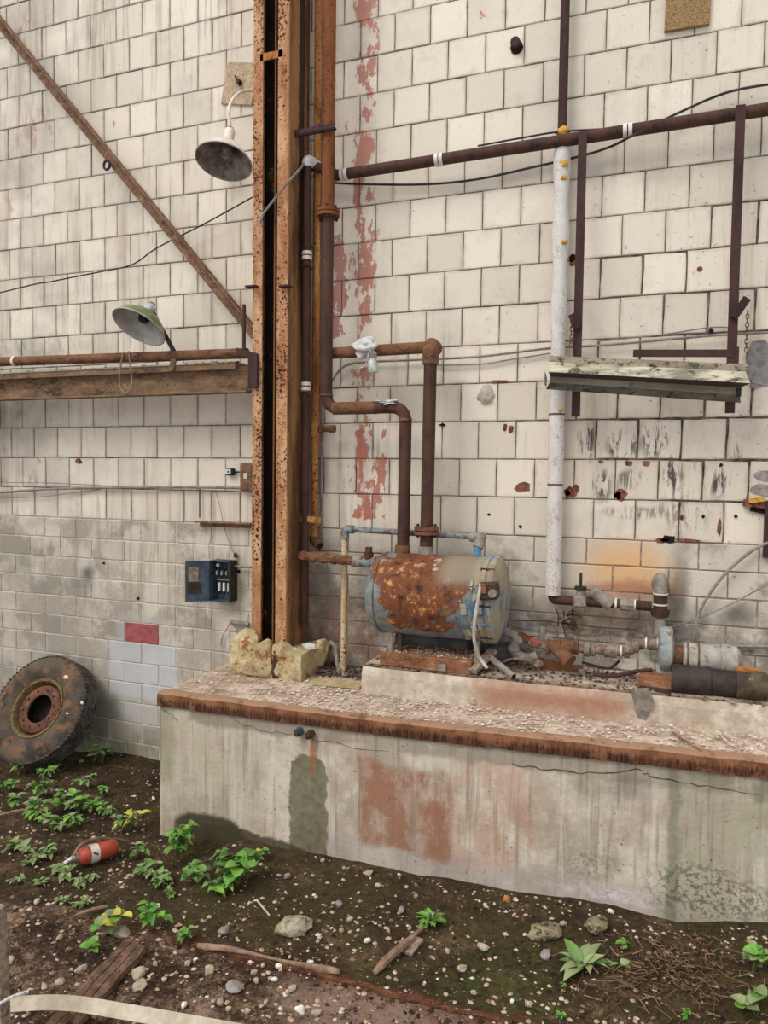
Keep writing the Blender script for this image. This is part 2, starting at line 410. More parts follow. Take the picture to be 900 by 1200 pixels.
M_RWEB = rust('column_web_dark', (14, 9, 8), (36, 22, 16), (122, 86, 48), 9, (.4, .56, .62), (1, 1, .5), speck=(10, 6, 6), spk=.55)
M_RPIPE = rust('pipe_rust_brown', (50, 32, 28), (82, 54, 44), (124, 82, 58), 9, (.36, .55, .72), (1, 1, .25), speck=(36, 22, 20), spk=.63, rough=.75)
M_RORG = rust('pipe_rust_orange', (112, 64, 34), (178, 118, 64), (214, 168, 106), 8, (.38, .5, .62), (1, 1, .2), speck=(78, 38, 22), spk=.58)
M_RUPR = rust('pipe_rust_upper', (72, 38, 22), (124, 74, 42), (158, 102, 60), 8, (.38, .52, .7), (1, 1, .2), speck=(58, 28, 18), spk=.6)
M_RDK = rust('dark_paint_rust', (48, 32, 32), (72, 48, 46), (100, 68, 60), 8, (.36, .56, .76), (1, 1, .3), rough=.8, bs=.3)
M_RHOR = rust('pipe_rust_scaly', (70, 44, 32), (122, 84, 60), (158, 118, 90), 22, (.38, .5, .68), (.4, 1, 1), speck=(50, 30, 24), spk=.57, bs=.9)
M_REDGE = edge_mat()
M_RBEAM = rust('beam_rust', (66, 50, 40), (126, 98, 74), (168, 138, 108), 14, (.38, .5, .66), (.3, 1, 1), speck=(44, 34, 28), spk=.60)
M_RLEDGE = rust('ledge_paint', (58, 56, 46), (136, 132, 112), (178, 172, 156), 8, (.34, .46, .6), (.3, 1, 1), speck=(40, 44, 30), spk=.56)
M_RBRACE = rust('brace_rust', (86, 64, 50), (132, 100, 76), (176, 144, 118), 16, (.38, .5, .64), (1, 1, 1), speck=(66, 46, 36), spk=.57)
M_LAG = rust('white_lagging', (176, 164, 156), (214, 208, 204), (228, 223, 218), 16, (.34, .46, .6), (1, 1, .6), speck=(166, 128, 112), spk=.6, bs=.7)
M_FOAM = plain('yellow_foam', (180, 130, 50), (214, 168, 84), 30, .9, bs=.8, dirt=(120, 76, 30))
M_CABLE = plain('black_cable', (30, 32, 36), (58, 58, 62), 10, .6)
M_GCABLE = plain('grey_cable', (116, 108, 102), (150, 142, 136), 10, .7)
M_WHITE = plain('white_enamel', (214, 204, 188), (232, 226, 214), 10, .35, dirt=(156, 120, 84), dk=.66, spec=.5)
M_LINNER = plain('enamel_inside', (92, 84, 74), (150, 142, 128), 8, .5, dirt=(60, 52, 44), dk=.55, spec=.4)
M_LINNER2 = plain('pale_enamel_inside', (160, 156, 148), (196, 192, 184), 8, .4, dirt=(110, 102, 92), dk=.6, spec=.4)
M_GREEN = plain('green_enamel', (92, 108, 66), (124, 138, 92), 10, .4, dirt=(90, 92, 70), dk=.6, spec=.5)
M_RIMW = plain('rim_bead', (168, 158, 146), (190, 182, 170), 20, .5)
M_BOARD = plain('weathered_board', (176, 152, 124), (200, 178, 150), 22, .9, dirt=(140, 114, 86), dk=.52)
M_BOARD2 = plain('speckled_board', (138, 110, 72), (168, 140, 98), 60, .95, dirt=(104, 80, 50), dk=.5)
M_OCHRE = rust('ochre_footing', (112, 96, 74), (176, 156, 118), (204, 188, 148), 6, (.34, .44, .6), (1, 1, 1), speck=(104, 74, 48), spk=.64, bs=.8, pale=(146, 96, 56), pk=.56)
M_BLUE = plain('blue_grey_paint', (52, 66, 80), (80, 96, 110), 12, .6, dirt=(60, 50, 46), dk=.58)
M_BLUEPIPE = plain('blue_pipe_paint', (112, 130, 138), (138, 150, 152), 14, .7, dirt=(116, 88, 70), dk=.48, stretch=(.5, 1, 1))
M_BLUEBR = plain('bright_blue_pipe', (76, 124, 160), (104, 146, 176), 20, .6, dirt=(90, 110, 124), dk=.64)
M_GREYM = plain('dusty_grey_metal', (120, 112, 104), (156, 148, 138), 18, .8, dirt=(110, 78, 58), dk=.6, bs=.5)
M_MOTOR = plain('motor_grey', (148, 144, 136), (178, 172, 162), 10, .6, dirt=(126, 92, 62), dk=.55, bs=.4)
M_BLACKM = plain('burnt_and_shade_black', (44, 38, 34), (66, 58, 52), 10, .7, dirt=(96, 84, 70), dk=.62, bs=.5)  # burnt metal; also the painted-in shade inside the trough lamp
M_CERAM = plain('ceramic_fuse', (220, 214, 204), (234, 230, 222), 20, .4)
M_CHAR = plain('black_parts', (28, 28, 32), (50, 50, 54), 20, .6)
M_FIX = plain('fixture_paint', (126, 118, 102), (206, 198, 174), 7, .6, dirt=(80, 72, 62), dk=.53, stretch=(.5, 1, 2.5), bs=.3)
M_FIXIN = plain('fixture_inner', (120, 116, 100), (158, 152, 134), 6, .6, dirt=(70, 68, 60), dk=.6, stretch=(.4, 1, 2))
M_RUBBER = plain('tire_rubber', (60, 52, 46), (96, 84, 72), 5, .9, dirt=(118, 88, 66), dk=.50, bs=.5)
M_TREAD = plain('tire_tread', (66, 62, 58), (100, 94, 88), 12, .9, dirt=(60, 48, 40), dk=.56)
M_RIM = rust('wheel_rust', (66, 42, 34), (110, 74, 56), (150, 108, 82), 10, (.36, .5, .66), (1, 1, 1), speck=(52, 34, 32), spk=.56)
M_RIMOUT = rust('rim_ring_mossy', (76, 62, 40), (120, 104, 66), (150, 138, 100), 8, (.36, .5, .66), (1, 1, 1), speck=(88, 54, 38), spk=.54)
M_WOODG = plain('grey_wood', (118, 102, 88), (164, 146, 128), 9, .95, stretch=(3, 3, 3), dirt=(84, 68, 56), dk=.56, bs=.8)
M_LATH = plain('pale_lath', (178, 164, 142), (206, 194, 174), 10, .8, dirt=(170, 148, 116), dk=.6)
M_DWOOD = plain('dark_wood', (84, 62, 50), (128, 100, 82), 12, .95, dirt=(60, 42, 34), dk=.54, bs=.9)
M_STICK = plain('dead_stick', (120, 94, 76), (158, 132, 110), 14, .95, bs=.6)
M_RAG = plain('dusty_rag', (182, 178, 176), (216, 214, 212), 24, .95, dirt=(130, 124, 118), dk=.56, bs=.8)
M_JAR = plain('clouded_jar', (170, 172, 162), (200, 202, 190), 16, .3, spec=.6)
M_EXT = plain('extinguisher_red', (160, 66, 50), (190, 86, 66), 8, .5, dirt=(112, 66, 52), dk=.54, spec=.4)
M_PAPER = plain('paper_label', (206, 194, 178), (224, 214, 200), 20, .8, dirt=(160, 140, 122), dk=.62)
M_INK = plain('dark_ink', (60, 66, 90), (70, 76, 100), 20, .8)
M_STONE = plain('pale_stone', (158, 142, 122), (190, 175, 154), 16, .95, dirt=(136, 116, 96), dk=.56, bs=.6)
M_STONEG = plain('grey_stone', (130, 124, 120), (164, 158, 152), 14, .95, dirt=(110, 104, 84), dk=.56, bs=.6)
M_STONEM = plain('mossy_stone', (112, 102, 80), (156, 144, 118), 10, .95, dirt=(66, 62, 38), dk=.48, bs=.8)
def chips(name, a, b, c):
    s = Mat(name, rough=.95); i = s.island()
    col = s.mix(s.ss(i, 0, .6), a, b); col = s.mix(s.ss(i, .75, 1.0), col, c)
    return s.out(col, s.noise(40), .3, .004)
M_GRAVEL = chips('gravel_chips', (118, 94, 74), (186, 164, 140), (212, 200, 184))
M_RUBBLE = chips('rubble_chips', (168, 146, 128), (206, 190, 174), (222, 214, 206))
M_DUST = chips('dark_debris', (58, 48, 40), (104, 90, 78), (168, 158, 148))
M_STRAW = chips('dry_stalks', (72, 52, 38), (116, 90, 66), (156, 130, 102))
def leaf_mat(name, a, b):
    s = Mat(name, rough=.55, spec=.35); i = s.rnd()
    col = s.mix(s.ss(i, 0, 1), a, b); col = s.mix(s.mul(s.ss(s.noise(30, 4), .5, .7), .25), col, (180, 190, 120))
    s.b.inputs['Subsurface Weight'].default_value = .0
    m_ = s.out(col, s.noise(50), .2, .002)
    return m_
M_LEAF = leaf_mat('leaf_green', (74, 108, 50), (112, 148, 72))
M_LEAFP = leaf_mat('leaf_pale', (112, 130, 84), (148, 160, 112))
M_LEAFY = leaf_mat('leaf_yellow', (188, 176, 66), (206, 198, 90))
M_LEAFB = leaf_mat('leaf_bright', (78, 134, 50), (118, 168, 66))
M_STEM = plain('weed_stem', (84, 98, 54), (110, 116, 70), 20, .8)

# ------------------------------------------------------------------ wall tiles and blocks
TW, THt = .3048, .3048
XL, XR, Z0 = -6.2708, -2.5324, 2.8196       # tile grid origins left and right of the column, z of course 0
XSPLIT = -2.97
def slab_mesh(name, w_, h_, d, seed, mat, bev=.006, jit=.0025, gap=.005, gapz=None):
    rnd = random.Random(seed); gz = gap if gapz is None else gapz
    def ring(ins, y, j):
        x0, x1, z0, z1 = gap + ins, w_ - gap - ins, gz + ins, h_ - gz - ins
        pts = []
        n = 3
        for a, b in (((x0, z0), (x1, z0)), ((x1, z0), (x1, z1)), ((x1, z1), (x0, z1)), ((x0, z1), (x0, z0))):
            for k in range(n):
                t = k / n
                pts.append((a[0] + (b[0] - a[0]) * t + rnd.uniform(-j, j), y, a[1] + (b[1] - a[1]) * t + rnd.uniform(-j, j)))
        return pts
    bm = B()
    outer = [bm.verts.new(p) for p in ring(0, d, jit)]
    mid = [bm.verts.new((v.co.x, bev * .7, v.co.z)) for v in outer]
    st = rnd.getstate(); inner = []
    cx, cz = w_ / 2, h_ / 2
    for v in outer:
        dx = (v.co.x - cx); dz = (v.co.z - cz)
        inner.append(bm.verts.new((cx + dx * (1 - 2 * bev / w_), 0, cz + dz * (1 - 2 * bev / h_))))
    n = len(outer)
    for a, b in ((outer, mid), (mid, inner)):
        for i in range(n): bm.faces.new((a[i], a[(i + 1) % n], b[(i + 1) % n], b[i]))
    bm.faces.new(inner)
    bmesh.ops.recalc_face_normals(bm, faces=bm.faces)
    me = bpy.data.meshes.new(name); bm.to_mesh(me); bm.free(); me.materials.append(mat); return me
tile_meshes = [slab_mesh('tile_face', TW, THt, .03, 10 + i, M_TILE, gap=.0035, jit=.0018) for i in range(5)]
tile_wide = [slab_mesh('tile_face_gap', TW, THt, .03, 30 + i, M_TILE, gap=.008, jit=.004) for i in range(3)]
BW, BH = .400, .2007
block_meshes = [slab_mesh('block_face', BW, BH, .03, 50 + i, M_BLOCK, gap=.005, jit=.002, bev=.005) for i in range(5)]
def wall(name, x0, x1, z0, z1):
    bm = B(); box(bm, ((x0 + x1) / 2, .128, (z0 + z1) / 2), (x1 - x0, .24, z1 - z0))
    wo_ = obj(name, bm, M_MORTAR, kind='structure', origin=(0, 0, 0))
    bm = B(); zt_ = 2.8196 - 2 * .3048 + .004; box(bm, ((x0 + x1) / 2, .024, (z0 + zt_) / 2), (x1 - x0 - .01, .036, zt_ - z0 - .01)); obj('mortar_bed', bm, M_MORTAR, wo_, origin=(0, 0, 0))
    return wo_
WL = wall('wall_left', -13.0, XSPLIT, -.6, 9.55)
WR = wall('wall_right', XSPLIT, 4.5, -.6, 9.55)
def piece(name, me, wl, x, y, z, sx=1, rz=0, ry=0, sz=1):
    o = bpy.data.objects.new(name, me); COL.objects.link(o); o.parent = wl
    o.location = (x, y, z); o.scale = (sx, 1, sz); o.rotation_euler = (0, ry, rz); return o
stuff = {'wall_left': B(), 'wall_right': B()}
def stuffpiece(wl, x0, x1, z, h):
    box(stuff[wl.name], ((x0 + x1) / 2, .013, z + h / 2), (x1 - x0 - .009, .03, h - .009))
rr = random.Random(3)
cnt = {'wall_left': 0, 'wall_right': 0}
skip_hidden = lambda x0, x1, z0, z1: False
topz = {}
stuffB = {'wall_left': B(), 'wall_right': B()}
for wl, X0, lo, hi, jr in ((WL, XL, -13.0, XSPLIT, range(-24, 12)), (WR, XR, XSPLIT, 4.5, range(-3, 25))):
    for k in range(-2, 22):
        z = Z0 + k * THt; sh = 0 if k % 2 == 0 else .5
        for j in jr:
            x = X0 + (j + sh) * TW; a = max(x, lo); b = min(x + TW, hi)
            if b - a < .03: continue
            vis = (-6.75 < b and a < -2.95 and z < 7.2) if wl is WL else (a < 1.05 and z < 6.95)
            if a > -3.2 and b < -2.80: vis = False       # behind the column
            wide = wl is WR and x > -.6 and (-2 <= k <= 5) and rr.random() < .7
            if vis:
                me = rr.choice(tile_wide if wide else tile_meshes)
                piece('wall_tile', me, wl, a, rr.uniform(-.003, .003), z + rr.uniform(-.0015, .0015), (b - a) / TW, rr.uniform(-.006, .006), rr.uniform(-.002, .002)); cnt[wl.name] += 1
            else: stuffpiece(wl, a, b, z, THt)
    zt = Z0 - 2 * THt; r = 0
    while zt - (r + 1) * BH > -.55:
        z = zt - (r + 1) * BH; sh = (r % 2) * .5
        off = (W(89, 620)[0] if wl is WL else W(626, 645)[0])
        for j in range(-26, 22):
            x = off + (j + sh) * BW; a = max(x, lo); b = min(x + BW, hi)
            if b - a < .03: continue
            if wl is WL: vis = b > -6.85 and a < -3.1 and not (b > -3.4 and z < .95)
            else: vis = z > .9 and a < 1.0 and b > -2.85
            if vis:
                red = wl is WL and abs((a + b) / 2 - W(166, 741)[0]) < .2 and abs(z + BH / 2 - W(166, 741)[1]) < .1
                o = piece('concrete_block', rr.choice(block_meshes), wl, a, rr.uniform(-.003, .001), z, (b - a) / BW, rr.uniform(-.004, .004), rr.uniform(-.002, .002)); cnt[wl.name] += 1
                if red:
                    me = o.data.copy(); me.materials.clear(); me.materials.append(M_RED); o.data = me; o['label'] = 'block painted dusty red'
            else: box(stuffB[wl.name], ((a + b) / 2, .013, z + BH / 2), (b - a - .01, .03, BH - .01))
        r += 1
for wl in (WL, WR):
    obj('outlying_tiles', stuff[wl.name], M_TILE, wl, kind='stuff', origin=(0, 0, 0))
    obj('outlying_blocks', stuffB[wl.name], M_BLOCK, wl, kind='stuff', origin=(0, 0, 0))
print('wall pieces', cnt)
# broken faces: clay shell and hollow cores showing
def patch(wl, px, py, wpx, hpx, mat, name='spalled_patch', seed=0, y=-.006, sides=9, d=.012):
    rnd = random.Random(seed * 7 + int(px)); x, z = W(px, py); sx = W(px + wpx, py)[0] - x; sz = z - W(px, py + hpx)[1]
    poly = []
    for i in range(sides):
        t = 2 * math.pi * i / sides; q = rnd.uniform(.6, 1.05)
        poly.append((x + math.cos(t) * sx / 2 * q, z + math.sin(t) * sz / 2 * q))
    bm = B(); prism(bm, poly, (0, y, 0), (1, 0, 0), (0, 0, 1), (0, d, 0))
    return obj(name, bm, mat, wl, origin=(0, 0, 0))
for i, (px, py, a, b, mt) in enumerate(((613, 571, 22, 14, M_CLAY), (667, 577, 14, 17, M_CLAY), (665, 578, 8, 8, M_VOID), (674, 574, 12, 16, M_CLAY),
    (727, 579, 18, 18, M_CLAY), (724, 581, 11, 11, M_VOID), (783, 632, 20, 11, M_VOID), (775, 633, 22, 7, M_CLAY), (805, 633, 34, 4, M_CLAY), (671, 303, 9, 11, M_VOID),
    (672, 308, 9, 9, M_CLAY), (599, 503, 8, 10, M_CLAY), (592, 501, 6, 10, M_CLAY), (737, 543, 12, 8, M_CLAY), (757, 543, 12, 8, M_CLAY), (585, 447, 30, 4, M_CLAY),
    (878, 418, 12, 20, M_CLAY), (824, 605, 5, 5, M_VOID), (862, 605, 5, 5, M_VOID), (799, 607, 7, 9, M_CLAY), (610, 617, 5, 5, M_VOID), (845, 545, 5, 5, M_VOID),
    (93, 541, 9, 8, M_CLAY), (162, 701, 4, 4, M_VOID), (122, 660, 4, 4, M_VOID), (518, 498, 10, 4, M_VOID), (820, 315, 8, 8, M_CLAY), (843, 619, 6, 26, M_CLAY),
    (704, 541, 6, 5, M_CLAY), (833, 388, 8, 7, M_VOID), (552, 628, 12, 3, M_VOID), (573, 603, 4, 4, M_VOID), (280, 670, 5, 5, M_VOID))):
    patch(WR if px > 310 else WL, px, py, a, b, mt, seed=i)
o = patch(WR, 892, 428, 44, 62, plain('grey_render', (116, 112, 108), (146, 142, 138), 20, .95), 'cement_repair', 3, y=-.012, d=.02); o['label'] = 'dark grey cement repair'
for i, (px, py, wd, h) in enumerate(((900, 557, 44, 15), (900, 574, 44, 16))):
    o = patch(WR, px, py, wd, h, M_STONEG, 'infill_brick', 5 + i, y=-.01, sides=4 if False else 12, d=.02)
# mortar blob on tile
bm = B(); p = P(570, 462); rock(bm, (p.x, -.005, p.z), (.15, .05, .18), 3, .5, 4); obj('mortar_blob', bm, M_MORTAR if False else plain('mortar_blob', (160, 150, 138), (190, 182, 170), 20, .95, bs=.7), WR, True, origin=(0, 0, 0))
# ------------------------------------------------------------------ ground
def ground():
    bm = B(); xs = []; x = -14.0
    while x < 5.01: xs.append(x); x += .045 if -6.8 < x < 1.8 else .25
    ys = []; y = -7.0
    while y < .16: ys.append(y); y += .045 if y > -4.2 else .25
    vs = [[bm.verts.new((x, y, G(x, y))) for x in xs] for y in ys]
    for a, b in zip(vs, vs[1:]):
        for i in range(len(xs) - 1): bm.faces.new((a[i], a[i + 1], b[i + 1], b[i]))
    s = Mat('soil', rough=.97)
    n = s.noise(3.2, 7, .72); f = s.noise(22, 6, .75, off=4); g = s.noise(70, 4, .7, off=8)
    mm = s.ma('ADD', s.ma('MULTIPLY', n, .5), s.ma('ADD', s.ma('MULTIPLY', f, .3), s.ma('MULTIPLY', g, .2)))
    col = s.mix(s.ss(mm, .38, .5), (24, 17, 11), (68, 52, 34)); col = s.mix(s.ss(mm, .5, .61), col, (124, 102, 74))
    moss = s.mul(s.ss(s.noise(2.4, 5, .65, off=15), .42, .56), s.ss(s.x, -4.6, -3.2))
    col = s.mix(s.mul(moss, s.ss(f, .40, .58), .85), col, (72, 68, 32))
    # the dry reddish strip near the viewer, bounded by the buried iron edge
    a_ = PG(0, 1048); b_ = PG(580, 1196)
    sl = (b_.y - a_.y) / (b_.x - a_.x)
    d = s.ma('SUBTRACT', s.ma('ADD', s.ma('MULTIPLY', s.x, sl), a_.y - sl * a_.x), s.y)
    d = s.ma('ADD', d, s.ma('MULTIPLY', s.ma('SUBTRACT', s.noise(2.5, 5, .65, off=25), .5), .35))
    near = s.ss(d, -.03, .08)
    dirt = s.mix(s.ss(mm, .41, .53), (34, 23, 17), (88, 65, 50)); dirt = s.mix(s.ss(mm, .49, .60), dirt, (166, 138, 116))
    col = s.mix(near, col, dirt)
    rst = s.mul(s.ss(d, -.06, 0), s.ss(d, .05, .12, 1, 0), s.ss(s.noise(6, 5, .7, off=33), .4, .55), s.ss(s.x, -3.4, -2.6))
    col = s.mix(s.mul(rst, .7), col, (104, 58, 34))
    hx = s.ma('SUBTRACT', s.x, PG(450, 1185).x); hy = s.ma('SUBTRACT', s.y, PG(450, 1185).y); hd = s.ma('SQRT', s.ma('ADD', s.ma('MULTIPLY', s.ma('MULTIPLY', hx, hx), .5), s.ma('MULTIPLY', hy, hy)))
    col = s.mix(s.mul(near, s.ss(hd, .15, .55, 1, 0), s.ss(mm, .40, .5), .85), col, (158, 130, 114))
    gx = s.ma('SUBTRACT', s.x, PG(585, 1150).x); gy = s.ma('SUBTRACT', s.y, PG(585, 1150).y)
    dd = s.ma('SQRT', s.ma('ADD', s.ma('MULTIPLY', gx, gx), s.ma('MULTIPLY', gy, gy)))
    col = s.mix(s.mul(s.ss(dd, .05, .5, 1, 0), s.ss(f, .42, .6), .8), col, (66, 82, 26))
    return obj('ground', bm, s.out(col, s.ma('ADD', f, n), 1.0, .03), None, True, kind='structure', origin=(0, 0, 0))
ground()
YF = lambda x: -1.26 + max(0, (x + 3.5)) * .028
def stuff_stones(name, mat, pts, smin, smax, lab=None, cat=None, parent=None, seed=1, flat=.6):
    rnd = random.Random(seed); verts = []; faces = []
    base = [(0, 0, 1), (.9, 0, .1), (.28, .85, 0), (-.72, .53, .15), (-.72, -.53, -.05), (.28, -.85, .12), (0, 0, -.6)]
    fs = [(0, 1, 2), (0, 2, 3), (0, 3, 4), (0, 4, 5), (0, 5, 1), (6, 2, 1), (6, 3, 2), (6, 4, 3), (6, 5, 4), (6, 1, 5)]
    for p in pts:
        s_ = smin + (smax - smin) * rnd.random() ** 3; a = rnd.uniform(0, 6.28); ca, sa = math.cos(a), math.sin(a)
        e = rnd.uniform(.5, 1); n0 = len(verts)
        for (x, y, z) in base:
            x *= rnd.uniform(.7, 1.2); y *= e * rnd.uniform(.8, 1.1); z *= flat * rnd.uniform(.6, 1.1)
            verts.append((p[0] + (x * ca - y * sa) * s_, p[1] + (x * sa + y * ca) * s_, p[2] + z * s_))
        faces += [(a_ + n0, b_ + n0, c_ + n0) for a_, b_, c_ in fs]
    me = bpy.data.meshes.new(name); me.from_pydata(verts, [], faces); me.update(); me.materials.append(mat)
    o = bpy.data.objects.new(name, me); COL.objects.link(o)
    if parent: o.parent = parent
    return label(o, lab, cat, kind='stuff')
rnd = random.Random(12); pts = []; pts2 = []
while len(pts) < 9000:
    x = rnd.uniform(-6.8, 2.2); y = rnd.uniform(-4.0, -.02)
    if x > -3.5 and y > YF(x) - .03: continue
    dens = .28
    if mnoise.noise(Vector((x * 1.3, y * 1.3, 3))) > .1: dens = .7
    q = PG(300, 1170)
    if (Vector((x, y)) - Vector((q.x, q.y))).length < .9: dens = 1.0
    q = PG(460, 1190)
    if (Vector((x, y)) - Vector((q.x, q.y))).length < .6: dens = 1.0
    if y > -1.2: dens *= .5
    if x > -2.2: dens *= 1.3
    if rnd.random() < dens: pts.append((x, y, G(x, y) + .002))
stuff_stones('gravel', M_GRAVEL, pts, .003, .024, 'loose pale gravel and chips strewn over the dark soil', 'gravel')
pts = []
while len(pts) < 9000:
    x = rnd.uniform(-6.8, 2.2); y = rnd.uniform(-4.0, -.02)
    if x > -3.5 and y > YF(x) - .02: continue
    pts.append((x, y, G(x, y)))
M_CLOD = chips('soil_clods', (36, 25, 17), (66, 50, 34), (104, 84, 60))
stuff_stones('soil_crumbs', M_CLOD, pts, .006, .03, 'dark crumbs of soil and moss covering the ground', 'soil', seed=4)

# ------------------------------------------------------------------ platform (concrete block with iron edge)
def conc(name, front=False):
    s = Mat(name, rough=.93)
    n = s.noise(3, 7, .7); f = s.noise(20, 6, .72, off=3)
    col = s.mix(s.ss(n, .36, .62), (176, 163, 145), (216, 204, 186))
    if front:
        run = s.noise(6, 5, .65, stretch=(1.8, 1, .12)); run2 = s.noise(11, 5, .65, stretch=(1.8, 1, .10), off=8)
        col = s.mix(s.mul(s.ss(run, .5, .66), .65), col, (222, 214, 200)); col = s.mix(s.mul(s.ss(run2, .5, .68), .6), col, (128, 116, 96)); col = s.mix(s.mul(s.ss(s.noise(1.8, 5, .65, off=71), .5, .66), .45), col, (168, 138, 116))
        ws = s.wz(.09, 3.5); wv = s.wz(.05, 9)
        def px(a, b): return W(a, b, YF(W(a, b, -1.2)[0]))
        lowz = s.rect(-2.3, .3, -.2, .16, .07, ws); col = s.mix(s.mul(lowz, .5), col, (172, 160, 158))
        # greenish left end
        x0, z0 = px(187, 980); x1, z1 = px(300, 830)
        col = s.mix(s.mul(s.rect(x0 - .3, x1, z0, z1 + .2, .25, ws), s.ss(n, .4, .65), .45), col, (150, 140, 104))
        col = s.mix(s.mul(s.rect(x0 - .3, x0 + .1, .3, 1.1, .06, ws), .45), col, (116, 126, 88))
        # green column under the bolts
        x0, z0 = px(338, 1005); x1, z1 = px(383, 890)
        col = s.mix(s.mul(s.ma('MAXIMUM', s.rect(x0, x1, z0 - .3, z1 - .12, .012, wv), s.ell((x0 + x1) / 2, z1 - .12, (x1 - x0) / 2 * 1.02, .13, .93, 1.02, wv)), .82), col, s.mix(s.ss(f, .35, .65), (80, 80, 54), (116, 110, 80)))
        # rust runs below the bolts
        x0, z0 = px(366, 862); col = s.mix(s.mul(s.ell(x0, z0 - .13, .035, .20, .4, 1.1, wv), .8), col, (170, 104, 54))
        # red-brown faded paint
        x0, z0 = px(420, 990); x1, z1 = px(530, 905)
        red = s.ss(s.noise(5, 6, .7, off=14, stretch=(1.2, 1, .6)), .40, .56)
        col = s.mix(s.mul(s.rect(x0, x1, z0, z1, .035, ws), s.ma('ADD', s.ma('MULTIPLY', red, .55), .35)), col, (156, 108, 84))
        x0, z0 = px(530, 1010); x1, z1 = px(625, 900)
        col = s.mix(s.mul(s.rect(x0, x1, z0, z1, .10, ws), red, .55), col, (184, 142, 118))
        # dark moss along the bottom-left
        x0, z0 = px(203, 985); x1, z1 = px(245, 948)
        col = s.mix(s.mul(s.ell((x0 + x1) / 2 + .12, z0 - .02, .42, .30, .82, 1, ws), s.ss(s.x, x0 - .02, x0 + .02), .92), col, (58, 50, 32))
        col = s.mix(s.mul(s.ell(px(290, 990)[0], px(290, 990)[1] - .02, .6, .13, .75, 1, ws), .9), col, (70, 64, 40))
        # right: green band, dark stripe, black lichen
        x0, _ = px(785, 950); x1, _ = px(900, 950)
        col = s.mix(s.mul(s.rect(x0, 3, -.3, .98, .12, ws), s.ss(n, .34, .6), .6), col, (144, 148, 114))
        xs0, _ = px(783, 950); xs1, _ = px(797, 950)
        col = s.mix(s.mul(s.rect(xs0, xs1, -.3, .92, .02, wv), .6), col, (112, 114, 88))
        lx, lz = px(830, 1050); lich = s.ss(s.noise(34, 4, .75, off=22), .49, .56)
        col = s.mix(s.mul(s.ell(lx, lz, .42, .22, .4, 1.2, ws), lich, .75), col, (84, 84, 66))
        lx, lz = px(690, 1015); col = s.mix(s.mul(s.ell(lx, lz, .22, .12, .3, 1.2, ws), lich, .45), col, (96, 84, 76))
        lx, lz = px(720, 1050); col = s.mix(s.mul(s.ell(lx, lz, .35, .05, .3, 1.2, ws), s.ss(f, .4, .6), .7), col, (222, 220, 224))
        lx, lz = px(735, 925); col = s.mix(s.mul(s.ell(lx, lz, .16, .12, .2, 1.2, ws), .55), col, (100, 90, 88))
        # lilac grey tide-mark low down
        
        # cracked darker strip right under the iron
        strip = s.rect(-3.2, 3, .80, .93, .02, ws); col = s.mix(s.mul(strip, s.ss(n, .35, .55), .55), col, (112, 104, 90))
        # pin holes
        col = s.mix(s.mul(s.ss(s.noise(48, 2, .5, off=40), .70, .74), .8), col, (80, 72, 62))
    else:
        col = s.mix(s.mul(s.ss(f, .42, .64), .6), col, (172, 148, 126))
        w2 = s.wz(.08, 4)
        a_, b_ = W(560, 820, -.64), W(740, 800, -.64)
        col = s.mix(s.mul(s.rect(a_[0], b_[0], a_[1] - .05, a_[1] + .16, .12, w2), s.ss(n, .32, .5), .85), col, (158, 104, 80))
        col = s.mix(s.mul(s.ss(s.noise(1.5, 5, .65, off=19), .54, .66), s.ss(s.x, -1, .4), .6), col, (140, 140, 108))
    nz = s.nt.nodes.new('ShaderNodeSeparateXYZ'); s.nt.links.new(s.geo.outputs['Normal'], nz.inputs[0])
    dust = s.mix(s.ss(s.noise(5, 6, .72, off=60), .38, .6), (158, 134, 114), (212, 192, 174)); dust = s.mix(s.mul(s.ss(s.x, -2.6, -3.4), s.ss(n, .4, .6), .6), dust, (140, 120, 98))
    if not front: dust = s.mix(s.ss(s.y, -.5, -.62), dust, s.mix(s.ss(f, .4, .6), (88, 68, 54), (140, 112, 92)))
    col = s.mix(s.ss(nz.outputs[2], .5, .85), col, dust)
    return s.out(col, s.ma('ADD', f, s.ma('MULTIPLY', n, .5)), .55, .012)
M_CONC = conc('platform_concrete', True); M_CONCT = conc('curb_concrete')
XA, XB = -3.47, 4.4
plat = thing('loading_platform', ((XA + XB) / 2, -.6, -.2), 'long stained concrete platform with a rusted iron edge along the wall', 'platform')
def topverts(x, y): return (x, y, slab_top(x) if y < -.6 else 1.0 + max(0, x + 1.6) * .006)
bm = B(); N = 60
fr = []
for i in range(N + 1):
    x = XA + (XB - XA) * i / N; yf = YF(x) + .012
    col_ = []
    for (y, z) in ((yf, -.45), (yf, .3), (yf, slab_top(x) - .10), (yf + .0, slab_top(x) - .004), (-.95, slab_top(x) - .004), (-.64, slab_top(x) * .5 + .5 - .004), (.0, 1.0 - .004)):
        dx = mnoise.noise(Vector((x * 3, z * 3, 1))) * .006
        col_.append(bm.verts.new((x, y + (dx if y == yf else 0), z + (dx if y > yf else 0))))
    fr.append(col_)
for a, b in zip(fr, fr[1:]):
    for k in range(6): bm.faces.new((a[k], a[k + 1], b[k + 1], b[k]))
bl = [bm.verts.new((XA, 0, -.45))]; br = [bm.verts.new((XB, 0, -.45))]
bm.faces.new(fr[0] + bl); bm.faces.new((fr[-1] + br)[::-1])
obj('concrete_body', bm, M_CONC, plat, lab='pale concrete with a green streak and a faded red-brown patch')
